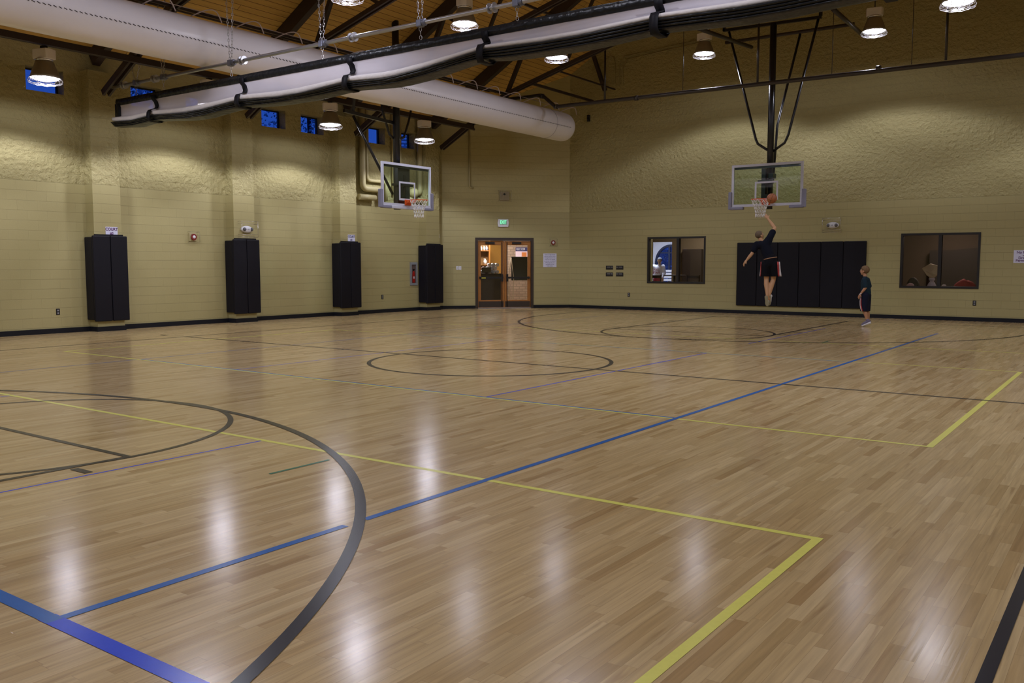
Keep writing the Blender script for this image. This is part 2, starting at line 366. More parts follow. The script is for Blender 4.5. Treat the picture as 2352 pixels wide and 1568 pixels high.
BK, YE, BL, B2, GR = 1, 2, 3, 4, 5
# thin net-court and volleyball lines first, black court on top
strip(-5.83, 7.57, -5.83, 13.55, .025, B2); strip(-5.87, -2.0, -5.87, 4.64, .02, B2); strip(-12.45, -2, -12.45, 22.0, .025, BL); strip(-10.15, 7.57, -10.15, 13.5, .02, B2); strip(-10.15, -2, -10.15, 4.7, .02, B2)
strip(-14.6, 4.66, -1.36, 4.66, .05, YE); strip(-14.6, 7.58, -1.36, 7.58, .045, YE); strip(-14.6, 13.60, -1.36, 13.60, .04, YE); strip(-14.6, 16.5, -1.36, 16.5, .04, YE)
strip(-14.6, 7.55, -14.6, 13.6, .045, YE); strip(-1.36, 7.56, -1.36, 13.62, .055, YE); strip(-1.36, -3.5, -1.36, 4.685, .05, YE); strip(-14.6, -3.5, -14.6, 4.66, .05, YE)
strip(-12.45, 7.615, -3.56, 7.615, .035, BL); strip(-12.45, 13.57, -3.53, 13.57, .035, BL)
strip(-3.56, 3.52, -3.56, 20.2, .05, BL); strip(-3.56, 1.76, -3.56, 3.37, .05, BL)
strip(-3.62, 1.755, -0.4, 1.755, .075, B2); strip(-12.45, 1.755, -3.55, 1.755, .07, BL)
strip(-4.88, 3.92, -4.88, 4.47, .03, GR); strip(-4.87, 16.5, -4.87, 17.05, .03, GR); strip(-5.9, 15.6, -5.9, 20.3, .02, B2)
strip(-15.62, YC, -0.36, YC, .055, BK)
for x in (-15.62, -0.40): strip(x, -2.15, x, 23.25, .05, BK)
for y in (-2.15, 23.25): strip(-15.62, y, -0.36, y, .05, BK)
arc(CX, YC, 1.80, 0, 360, .06, BK, 128)
for s_, yb in ((1, -0.59), (-1, 21.67)):
    yft = 3.66 if s_ > 0 else 17.45
    arc(CX, yft, 1.80, 0, 360, .05, BK, 128)
    strip(CX-1.83, yft, CX+1.83, yft, .05, BK)
    for sx_ in (-1, 1):
        strip(CX+sx_*1.78, yft, CX+sx_*1.78, -2.15 if s_ > 0 else 23.25, .05, BK)
        for dy in (0.45, 1.35, 2.2, 3.4): strip(CX+sx_*1.84, yft-s_*dy, CX+sx_*2.04, yft-s_*dy, .06, BK)
    arc(CX, yb, 6.0, 0 if s_ > 0 else 180, 180 if s_ > 0 else 360, .065, BK, 160)
    for sx_ in (-1, 1): strip(CX+sx_*6.0, yb, CX+sx_*6.0, -2.15 if s_ > 0 else 23.25, .06, BK)
for (x, y) in ((-16.3, 10.5), ): strip(x-.1, y, x+.1, y, .08, BK)
o = fl.build('floor', [M_floor, M_black_line, M_yel_line, M_blue_line, M_blue2_line, M_green_line], recalc=False); struct(o)
for p in o.data.polygons:
    if p.normal.z < 0 and p.material_index: p.flip()
# ================================================================== WALLS
PIL = (10.53, 14.08, 17.60, 21.20)
winL = [(7.85, 8.55), (9.09, 9.86), (11.36, 12.12), (12.75, 13.53), (14.93, 15.70), (16.22, 17.02), (18.74, 19.42), (20.10, 20.74)]
ZW0, ZW1 = 4.95, 5.43
SL = 0.57
def roofz(x): return 5.94 + SL*(min(x, -2*8.0 - x) + 18.57)
b = MB(); b.cutbox(-4.3, 22.0, 0, 5.98, -0.35, 0.0, [(a0, a1, ZW0, ZW1) for a0, a1 in winL])
for y in PIL + (6.98, 3.4): b.box((y-0.31, 0, 0.0), (y+0.31, 5.5, 0.30))
struct(b.build('wall_left', M_wallL, mw=FL))
b = MB(); b.cutbox(-15.70, 2.6, 0, 7.45, -0.35, 0.0, [(-12.82, -10.885, 0.85, 2.28), (-5.40, -3.52, 0.82, 2.245)])
b.prism([(-15.9, 7.45), (2.6, 7.45), (-15.9+15.9-8+8-0.0, 7.45)][:2] + [(0.0, 7.52), (-8.0, 12.05), (-15.9, 7.55)], -0.35, 0.0)
struct(b.build('wall_far', M_wallR, mw=FR))
b = MB(); b.cutbox(0.0, 4.225, 0, 5.94, -0.35, 0.0, [(1.07, 3.01, -0.01, 2.30)])
b.prism([(0.0, 5.94), (4.225, 5.94), (4.225, 7.62)], -0.35, 0.0)
struct(b.build('wall_corner', M_wallC, mw=FC))
b = MB(); b.box((2.53, -4.3, 0), (2.85, 25.4, 6.3)); struct(b.build('wall_right', M_wallL))
b = MB(); b.box((-18.9, -4.3, 0), (2.6, -4.0, 12.2)); struct(b.build('wall_near', M_wallR))
# roof deck (two slopes)
b = MB()
for sgn in (-1, 1):
    x0, x1 = -8.0, -8.0 + sgn*11.1
    z0, z1 = 5.94+SL*10.57, 5.94+SL*10.57-SL*11.1
    P = [(x0, -4.4, z0), (x1, -4.4, z1), (x1, 25.7, z1), (x0, 25.7, z0)]
    lo = [b.b.verts.new(p) for p in P]; hi = [b.b.verts.new((p[0], p[1], p[2]+0.2)) for p in P]
    b.b.faces.new(lo); b.b.faces.new(hi[::-1])
    for i in range(4): b.b.faces.new((lo[i], hi[i], hi[(i+1) % 4], lo[(i+1) % 4]))
struct(b.build('ceiling', M_deck))
# baseboards
b = MB(); segs_ = [-4.0]
for y in sorted(PIL + (6.98, 3.4)): segs_ += [y-0.31, y+0.31]
segs_.append(22.0)
for i in range(0, len(segs_), 2): b.box((segs_[i], 0, 0), (segs_[i+1], 0.105, 0.02))
for y in PIL + (6.98, 3.4): b.box((y-0.33, 0, 0.0), (y+0.33, 0.105, 0.32))
struct(b.build('baseboard_left', M_base, mw=FL))
b = MB(); b.box((-15.70, 0, 0), (2.5, 0.10, 0.02)); struct(b.build('baseboard_far', M_base, mw=FR))
b = MB(); b.box((0.0, 0, 0), (1.07, 0.10, 0.02)); b.box((3.01, 0, 0), (4.22, 0.10, 0.02)); struct(b.build('baseboard_corner', M_base, mw=FC))
# high windows in left wall
for i, (a0, a1) in enumerate(winL):
    w = empty('window_%d' % (i+1), mw=at(FL, a0, ZW0, -0.30)); w['kind'] = 'structure'
    L_ = a1-a0; H_ = ZW1-ZW0
    b = MB(); t_ = 0.03
    b.box((0, 0, 0), (L_, t_, 0.05)); b.box((0, H_-t_, 0), (L_, H_, 0.05)); b.box((0, t_, 0), (t_, H_-t_, 0.05)); b.box((L_-t_, t_, 0), (L_, H_-t_, 0.05))
    b.build('window_frame', M_wframe, w)
    b = MB(); b.box((t_, t_, 0.015), (L_-t_, H_-t_, 0.022)); b.build('glass_pane', M_glass, w)
# ================================================================== ROOF STEEL
TY = (3.1, 6.85, 10.50, 14.15, 17.80, 21.45)
def zc1(x): return 5.03 + 0.548*(x+18.1)          # lower chord, steep end
JX, JZ = -15.6, 6.40
def truss():
    t = empty('roof_truss')
    b = MB()
    for s_ in (1, -1):
        def mx(x): return x if s_ > 0 else -16.0 - x
        b.beam((mx(-18.5), 0, roofz(-18.5)-0.20), (-8.0, 0, roofz(-8.0)-0.20), 0.16, 0.32)
    b.build('top_chord', M_steel, t)
    b = MB()
    for s_ in (1, -1):
        mx = (lambda x: x) if s_ > 0 else (lambda x: -16.0-x)
        for dy in (-0.06, 0.06):
            b.beam((mx(-18.1), dy, 5.03), (mx(JX), dy, JZ), 0.05, 0.13); b.beam((mx(JX), dy, JZ), (-8.0, dy, JZ+0.27*7.6), 0.05, 0.10)
    b.build('bottom_chord', M_steel, t)
    for s_ in (1, -1):
        mx = (lambda x: x) if s_ > 0 else (lambda x: -16.0-x)
        nodes = [(JX, JZ, -14.9, roofz(-14.9)-0.3, .10), (JX-0.03, JZ, -16.7, roofz(-16.7)-0.3, .045), (-14.9, roofz(-14.9)-0.3, -13.6, JZ+0.27*2.0, .07),
                 (-13.6, JZ+0.27*2.0, -12.4, roofz(-12.4)-0.3, .07), (-12.4, roofz(-12.4)-0.3, -10.6, JZ+0.27*5.0, .06), (-10.6, JZ+0.27*5.0, -9.6, roofz(-9.6)-.3, .06), (-8.0, JZ+0.27*7.6, -8.0, roofz(-8.0)-.3, .08)]
        for (xa, za, xb, zb, w) in nodes:
            if s_ < 0 and xa == -8.0: continue
            b = MB(); b.beam((mx(xa), 0, za), (mx(xb), 0, zb), w, w, up=(0,1,0)); b.build('web_strut', M_steel, t)
    return t
tr0 = truss()
tnames = {3.1: 'dark steel scissor truss under the deck, nearest the camera end', 6.85: 'dark steel scissor truss at the left edge, above the leftmost hanging lamp', 10.5: 'dark steel scissor truss directly above the rolled divider curtain',
          14.15: 'dark steel truss crossing the wooden deck just behind the curtain pipe', 17.8: 'dark steel truss crossing the deck above the left basketball hoop', 21.45: 'farthest dark steel truss, nearest the far split-face wall'}
for i, y in enumerate(TY):
    t = tr0 if i == 0 else copy_tree(tr0)
    t.location = (0, y, 0); tag(t, tnames[y], 'roof truss', 'steel scissor trusses under the wooden roof')
def member(name, p0, p1, w, d, label, cat='steel strut', group=None, mat=None, tube=False):
    b = MB()
    if tube: b.tube([p0, p1], w, 10)
    else: b.beam(p0, p1, w, d)
    return tag(b.build(name, mat or M_steel), label, cat, group)
member('lamp_strut', (-16.9, 3.0, 5.56), (-16.9, 21.5, 5.56), 0.09, 0.12, 'dark steel strut along the left wall that carries the low lamps', group=None)
member('strut_conduit', (-17.25, 3.0, 5.60), (-17.25, 22.0, 5.60), 0.04, 0, 'thin brown conduit running beside the strut along the left wall', 'conduit', None, M_pipe, True)
member('bridging_strut', (JX, 3.0, JZ), (JX, 21.45, JZ), 0.05, 0.05, 'thin steel bridging along the truss joints above the white duct')
member('bridging_rod', (-16.25, 3.0, 6.55), (-16.25, 21.45, 6.55), 0.018, 0, 'thin dark rod between trusses just behind the top of the duct', 'steel rod', None, M_steel, True)
member('end_bay_strut', (-14.75, 21.45, 6.62), (-14.75, 24.95, 6.62), 0.06, 0.07, 'dark strut from last truss to far wall, lower left of two')
member('end_bay_strut', (-13.95, 21.45, 6.90), (-13.95, 24.95, 6.90), 0.04, 0.04, 'thin strut from last truss to far wall, reaching the ledger post')
member('ledger_post', (-14.72, 24.93, 8.02), (-14.30, 24.93, 6.90), 0.12, 0.10, 'short dark steel post bolted high on the far wall', 'steel post')
# ================================================================== ROUND FABRIC DUCT
DX, DZ, DR = -14.80, 5.60, 0.425
DE = 23.35
dt_ = empty('air_duct', loc=(DX, 0, DZ), label='long white fabric air duct with hoop loops hanging below the trusses', cat='air duct')
b = MB(); rows = []
ys = [-3.9 + i*0.15 for i in range(int((DE-0.2+3.9)/0.15))] + [DE-0.15, DE-0.06, DE-0.015]
for y in ys:
    r = DR*(1 + 0.004*math.sin(y*3.4)); e = DE - y
    if e < 0.14: r = DR*(1-0.10*(1-e/0.14)**2)
    rows.append([(r*math.cos(2*PI*k/48), y, r*math.sin(2*PI*k/48)) for k in range(48)])
rows.append([(0.6*DR*math.cos(2*PI*k/48), DE+0.01, 0.6*DR*math.sin(2*PI*k/48)) for k in range(48)])
rows.append([(0.001*math.cos(2*PI*k/48), DE+0.02, 0.001*math.sin(2*PI*k/48)) for k in range(48)])
b.grid(rows, closed=True); b.build('duct_tube', M_duct, dt_)
b = MB(); ang = math.radians(-8)
for y in [2 + i*0.085 for i in range(250)]:
    if y > DE-0.3: break
    p = Vector((DR*1.004*math.cos(ang), y, DR*1.004*math.sin(ang)))
    b.beam(p, p + Vector((0, 0.05, -0.018)), 0.006, 0.012)
b.build('vent_hole_row', M_stitch, dt_)['kind'] = 'stuff'
b = MB(); b.tube([(DR*1.006*math.cos(2*PI*k/40), DE-1.05, DR*1.006*math.sin(2*PI*k/40)) for k in range(40)], 0.009, 6, closed=True); b.build('end_seam', plain('duct_seam', (0.42, 0.40, 0.42), 0.6), dt_)
hoop_m = plain('duct_loop', (0.5, 0.42, 0.42), 0.6)
for k in range(20):
    y = 4.4 + k*0.98
    if y > DE-0.1: break
    b = MB(); pts = [(0.05 + 0.30*math.sin(PI*q/10)*0.55 + q*0.028, y + 0.48*(q/10.0), DR + 0.0 + 0.13*math.sin(PI*q/10) - (0.05 if q > 7 else 0)*(q-7)/3) for q in range(11)]
    b.tube(pts, 0.011, 6); b.build('hanger_loop', hoop_m, dt_)
b = MB(); b.tube([(0, -3.9, DR+0.16), (0, DE, DR+0.16)], 0.008, 6); b.build('suspension_cable', hoop_m, dt_)
# ================================================================== DIVIDER CURTAIN
CYy = 10.54; ZT = 4.87
X0, X1 = -17.75, 1.6
STR = [-16.35 + 2.775*i for i in range(7)]
def sag(x):
    k = min(abs(x-s) for s in STR + [X0])
    return min(1.0, k/1.1)
cur = empty('divider_curtain', loc=(X0, CYy, ZT), label='rolled-up gym divider curtain, black vinyl and white mesh, strapped across the hall', cat='curtain')
nx = 190; xs = [X0 + (X1-X0)*i/nx for i in range(nx+1)]
def T(x, y, z): return (x-X0, y, z-ZT)
BH = 0.135
def blk(x): return 0.092 + 0.04*max(0.0, min(1.0, (x+8.3)/0.6)) + 0.02*noise.noise(Vector((x*0.7, 9, 9)))
b = MB(); rows = []
for x in xs:
    w = 0.012*noise.noise(Vector((x*1.7, 0, 0))); rows.append([T(x, -0.02+w, ZT), T(x, -0.035+w*1.5, ZT-BH/2), T(x, -0.02-w, ZT-BH), T(x, 0.0-w, ZT-BH), T(x, 0.0, ZT-BH/2), T(x, 0.0+w, ZT)])
V = b.grid(rows, closed=True); b.b.faces.new(V[0]); b.b.faces.new(V[-1][::-1]); b.build('header_band', M_vinyl, cur)
# mesh panel
m, t, pb = newmat('white_curtain_mesh'); t.nodes.remove(pb)
out = t.nodes['Material Output']; dfs = N(t, 'ShaderNodeBsdfDiffuse'); trl = N(t, 'ShaderNodeBsdfTranslucent'); trp = N(t, 'ShaderNodeBsdfTransparent')
nzc = N(t, 'ShaderNodeTexNoise'); nzc.inputs['Scale'].default_value = 1.5; tcc = N(t, 'ShaderNodeTexCoord'); t.links.new(tcc.outputs['Object'], nzc.inputs['Vector'])
cc = mixc(t, nzc.outputs['Fac'], (0.58, 0.55, 0.60), (0.74, 0.70, 0.76)); t.links.new(cc, dfs.inputs[0]); t.links.new(cc, trl.inputs[0])
a1 = N(t, 'ShaderNodeMixShader'); a1.inputs[0].default_value = 0.4; t.links.new(dfs.outputs[0], a1.inputs[1]); t.links.new(trl.outputs[0], a1.inputs[2])
a2 = N(t, 'ShaderNodeMixShader'); a2.inputs[0].default_value = 0.2; t.links.new(a1.outputs[0], a2.inputs[1]); t.links.new(trp.outputs[0], a2.inputs[2]); t.links.new(a2.outputs[0], out.inputs[0])
M_mesh = m
def rx(x): return 1.0 - 0.28*max(0.0, min(1.0, (x+10.0)/2.0))
def ftop(s_, x): return (-0.36 - 0.06*s_)*rx(x)
b = MB(); rows = []
for x in xs:
    s_ = sag(x); w = 0.02*noise.noise(Vector((x*1.3, 5, 0))); zb = ZT + ftop(s_, x)
    rows.append([T(x, -0.01, ZT-BH+0.01), T(x, 0.02+w, ZT-0.19), T(x, 0.045+w, ZT-0.17-0.10*rx(x)), T(x, 0.035+w, zb+0.05), T(x, 0.0+w*.5, zb+0.01), T(x, -0.05, zb-0.005), T(x, -0.10, zb-0.02)])
b.grid(rows); b.build('mesh_panel', M_mesh, cur)
def roll(name, mat, fy, fz, ry, rz, n=14, ph=0.0, p=2.0):
    b = MB(); rows = []
    for x in xs:
        s_ = sag(x); k = 0.75+0.25*s_; w = 0.02*noise.noise(Vector((x*0.9, ph*3, 1)))
        cy, cz = fy(s_, x), fz(s_, x); rz_ = rz(x) if callable(rz) else rz
        row = []
        for q in range(n):
            a = 2*PI*q/n; c_, s2 = math.cos(a), math.sin(a)
            row.append(T(x, cy + ry*k*math.copysign(abs(c_)**(2/p), c_) + w, cz + rz_*k*math.copysign(abs(s2)**(2/p), s2) + 0.3*w))
        rows.append(row)
    V = b.grid(rows, closed=True); b.b.faces.new(V[0]); b.b.faces.new(V[-1][::-1]); return b.build(name, mat, cur)
roll('front_fold', M_cfold, lambda s, x: -0.08, lambda s, x: ZT+ftop(s, x)-0.058*rx(x), 0.07, lambda x: 0.058*rx(x), ph=1, p=2.6)
for j in range(4):
    roll('vinyl_fold', M_vinyl, lambda s, x, j=j: -0.06+0.03*j, lambda s, x, j=j: ZT+ftop(s, x)-0.118*rx(x)-blk(x)*(j+0.5)/4.0, 0.13+0.012*j, lambda x: blk(x)/7.0+0.006, ph=2+j*2, p=3.0)
M_strap = plain('black_webbing', (0.006, 0.006, 0.009), 0.6, spec=0.2)
for s in STR:
    f0 = ftop(0, s); k_ = blk(s)
    b = MB(); prof = [(-0.055, ZT-0.06), (-0.045, ZT-BH-0.01), (0.005, ZT-0.19), (0.03, ZT-0.27), (0.01, ZT+f0+0.045), (-0.06, ZT+f0+0.012), (-0.135, ZT+f0-0.01), (-0.165, ZT+f0-0.06), (-0.18, ZT+f0-0.12-k_*0.5), (-0.14, ZT+f0-0.135-k_), (0.08, ZT+f0-0.14-k_), (0.2, ZT+f0-0.11-k_*.5), (0.14, ZT+f0-0.02), (0.06, ZT+f0+0.06)]
    b.grid([[T(s-0.06, y, z) for y, z in prof], [T(s+0.06, y, z) for y, z in prof]]); o = b.build('strap', M_strap, cur)
    so = o.modifiers.new('solid', 'SOLIDIFY'); so.thickness = 0.012; so.offset = 1
b = MB(); b.box(T(X0-0.01, -0.05, ZT-0.40), T(X0+0.13, 0.012, ZT-0.1)); b.build('end_strap', M_vinyl, cur, bevel=0.01)
# hoist pipe with couplings and chains
RZ = 5.13
hp = empty('hoist_pipe', loc=(-17.9, CYy, RZ), label='galvanized hoist pipe on chains running above the rolled curtain', cat='pipe')
b = MB(); b.tube([(0, 0, 0), (19.5, 0, 0)], 0.032, 14); b.build('pipe_tube', M_galv, hp)
def chain(name, p0, p1, parent, lw=0.012):
    p0, p1 = Vector(p0), Vector(p1); n = max(3, int((p1-p0).length/0.055)); b = MB(); d = (p1-p0).normalized()
    for i in range(n):
        c = p0.lerp(p1, (i+0.5)/n); u = d.orthogonal().normalized()
        if i % 2: u = d.cross(u)
        b.tube([c + d*0.036*math.cos(a) + u*lw*1.3*math.sin(a) for a in [2*PI*k/6 for k in range(6)]], 0.0045, 4, closed=True)
    return b.build(name, M_galv, parent)
for x in (-17.45, -16.35, -13.6, -10.77, -7.93, -5.1, -2.3):
    b = MB(); xx = x+17.9
    b.tube([(xx-0.055, 0, 0), (xx-0.035, 0, 0)], 0.075, 18); b.tube([(xx+0.035, 0, 0), (xx+0.055, 0, 0)], 0.075, 18); b.tube([(xx-0.035, 0, 0), (xx+0.035, 0, 0)], 0.045, 14)
    b.build('cable_drum', M_galv, hp)
for x in (-17.03, -16.07, -13.94, -11.5, -9.31, -7.49, -4.7, -1.9):
    xx = x+17.9; b = MB(); b.box((xx-0.05, -0.05, -0.06), (xx+0.05, 0.05, 0.05)); b.tube([(xx+0.05, 0, 0), (xx+0.11, 0, 0)], 0.055, 12); b.build('pipe_clamp', plain('blue_grey_clamp', (0.16, 0.17, 0.22), 0.4, metal=0.5), hp, bevel=0.012)
    top = 0.33 if x < -16.8 else roofz(x)-0.35-RZ
    chain('hanger_chain', (xx-0.03, 0, 0.05), (xx-0.14, 0.0, min(top, 2.2)), hp); chain('hanger_chain', (xx+0.03, 0, 0.05), (xx+0.16, 0.0, min(top, 2.2)), hp)
    chain('drop_chain', (xx, 0, -0.06), (xx+0.01, 0, -0.25), hp, 0.016)
# ================================================================== LAMPS
def make_lamp(drop=0.05):
    L = empty('high_bay_lamp')
    b = MB(); b.tube([(0, 0, 0.62), (0, 0, 0.62+drop)], 0.012, 8); b.box((-0.06, -0.03, 0.595+drop), (0.06, 0.03, 0.645+drop)); b.build('hanger_stem', M_black, L)
    b = MB(); b.prism([(-0.16, -0.12), (0.16, -0.12), (0.19, 0), (0.16, 0.12), (-0.16, 0.12), (-0.19, 0)], 0.44, 0.62); b.build('ballast_box', M_box, L, bevel=0.012)
    b = MB(); b.lathe([(0.15, 0.41), (0.165, 0.425), (0.15, 0.44)], 24); b.build('neck_ring', M_ring, L)
    b = MB(); b.lathe([(0.10, 0.42), (0.15, 0.41), (0.175, 0.34), (0.215, 0.24), (0.25, 0.14), (0.262, 0.10), (0.255, 0.10), (0.24, 0.145), (0.205, 0.24), (0.165, 0.34), (0.10, 0.39)], 32); b.build('reflector', M_alu, L)
    b = MB(); b.lathe([(0.0, 0.045), (0.10, 0.052), (0.18, 0.07), (0.235, 0.09), (0.255, 0.102)], 32); b.build('lens', M_lens, L)
    b = MB()
    for r, z in ((0.275, 0.09), (0.295, 0.05), (0.285, 0.015), (0.20, -0.012), (0.10, -0.02)):
        b.tube([(r*math.cos(2*PI*k/28), r*math.sin(2*PI*k/28), z + 0.006*math.sin(k*1.7)) for k in range(28)], 0.0036, 5, closed=True)
    for k in range(9):
        a = 2*PI*k/9; b.tube([(r*math.cos(a), r*math.sin(a), z) for r, z in ((0.262, 0.11), (0.275, 0.09), (0.295, 0.05), (0.285, 0.015), (0.20, -0.012), (0.03, -0.022))], 0.0032, 5)
    b.build('wire_guard', M_guardw, L)
    ld = bpy.data.lights.new('lamp_light', 'SPOT'); ld.shadow_soft_size = 0.2; ld.energy = LAMP_W; ld.color = LAMP_COL; ld.spot_size = math.radians(179); ld.spot_blend = 0.1
    ld.use_nodes = True; lt = ld.node_tree; em = lt.nodes['Emission']; tcl = N(lt, 'ShaderNodeTexCoord'); sl = N(lt, 'ShaderNodeSeparateXYZ'); lt.links.new(tcl.outputs['Normal'], sl.inputs[0])
    cr = N(lt, 'ShaderNodeFloatCurve'); cv = cr.mapping.curves[0]; cv.points[0].location = (0.0, 0.08); cv.points[1].location = (1.0, 0.15)
    for px_, py_ in ((0.18, 0.12), (0.29, 0.11), (0.35, 0.06), (0.395, 0.16), (0.435, 0.50), (0.465, 0.85), (0.50, 1.0), (0.58, 0.85), (0.68, 0.50), (0.80, 0.28)): cv.points.new(px_, py_)
    cr.mapping.update(); lt.links.new(math_(lt, 'ABSOLUTE', sl.outputs['Z']), cr.inputs['Value']); lt.links.new(math_(lt, 'MULTIPLY', cr.outputs[0], 2.0), em.inputs['Strength'])
    lo = bpy.data.objects.new('lamp_light', ld); COL.objects.link(lo); lo.parent = L; lo.location = (0, 0, -0.03)
    return L
def strut_z(p):
    if p[0] < -14: return 5.495
    if abs(p[1]-22.4) < 0.1: return 7.87
    if abs(p[1]-21.45) < 0.1: return JZ + 0.27*(7.6 - abs(p[0]+8.0)) - 0.05
    if abs(p[0]+12) < 0.2: return 7.36
    if abs(p[0]+3) < 0.2: return 7.04
    return roofz(p[0]) - 0.02
member('lamp_strut', (-11.3, 22.4, 7.9), (-9.45, 22.4, 7.9), 0.05, 0.05, 'short dark strut holding the lamp left of the right hoop')
member('lamp_strut', (-6.7, 22.4, 7.9), (-4.6, 22.4, 7.9), 0.05, 0.05, 'short dark strut holding the lamp right of the right hoop')
member('lamp_strut', (-12.0, 3.0, 7.39), (-12.0, 21.45, 7.39), 0.05, 0.05, 'thin dark strut above the duct side row of high lamps')
member('lamp_strut', (-3.0, 3.0, 7.11), (-3.0, 21.45, 7.11), 0.05, 0.05, 'thin dark strut at upper right carrying the cut-off lamp')
LAMPS = [((-16.9, 8.63, 4.84), 'leftmost glowing high-bay lamp hanging in front of a blue window'), ((-16.9, 15.72, 4.88), 'glowing high-bay lamp hanging left of the left basketball hoop, by blue windows'),
         ((-16.9, 19.27, 4.91), 'glowing high-bay lamp hanging just right of the left basketball hoop mast'), ((-12.05, 15.05, 6.45), 'glowing high-bay lamp partly hidden behind the top edge of the curtain'),
         ((-11.9, 18.4, 6.36), 'glowing high-bay lamp just below the curtain, above the duct end'), ((-9.86, 22.4, 6.92), 'glowing high-bay lamp hanging left of the right hoop mast'),
         ((-5.59, 22.4, 6.86), 'glowing high-bay lamp hanging right of the right hoop mast'), ((-2.98, 17.5, 5.95), 'glowing high-bay lamp cut by the top frame at upper right'),
         ((-12.0, 11.62, 6.20), 'glowing high-bay lamp cut by the top frame between the chains'),
         ((-16.9, 12.2, 4.86), 'glowing high-bay lamp seen through the white mesh of the curtain')]
UNSEEN_LAMPS = [(-16.9, 5.2, 4.8), (-12.0, 8.2, 6.4), (-12.0, 4.8, 6.4), (-7.6, 12.4, 7.3), (-7.6, 8.4, 7.3), (-7.6, 4.4, 7.3), (-7.6, 0.4, 7.3), (-3.0, 12.6, 6.6), (-3.0, 8.4, 6.6), (-3.0, 4.4, 6.6), (-3.0, 0.4, 6.6), (-12.0, 0.6, 6.4), (0.8, 17.5, 5.6), (0.8, 8.4, 5.6), (0.8, 2.4, 5.6), (-1.2, 21.45, 6.3)]  # unseen lamps, added above the frame for the light they give
for i, (p, lab) in enumerate(LAMPS):
    t = make_lamp(max(0.01, strut_z(p) - p[2] - 0.61))
    t.location = (p[0], p[1], p[2]-0.05); t.rotation_euler = (0, 0, 0.3+i*0.5); tag(t, lab, 'lamp', 'high-bay lamps hanging from the roof')
for p in UNSEEN_LAMPS:
    t = make_lamp(strut_z(p) - p[2] - 0.66); t.location = p; tag(t, 'unseen high-bay lamp added above the picture to light the hall', 'lamp', 'unseen high-bay lamps added for their light')
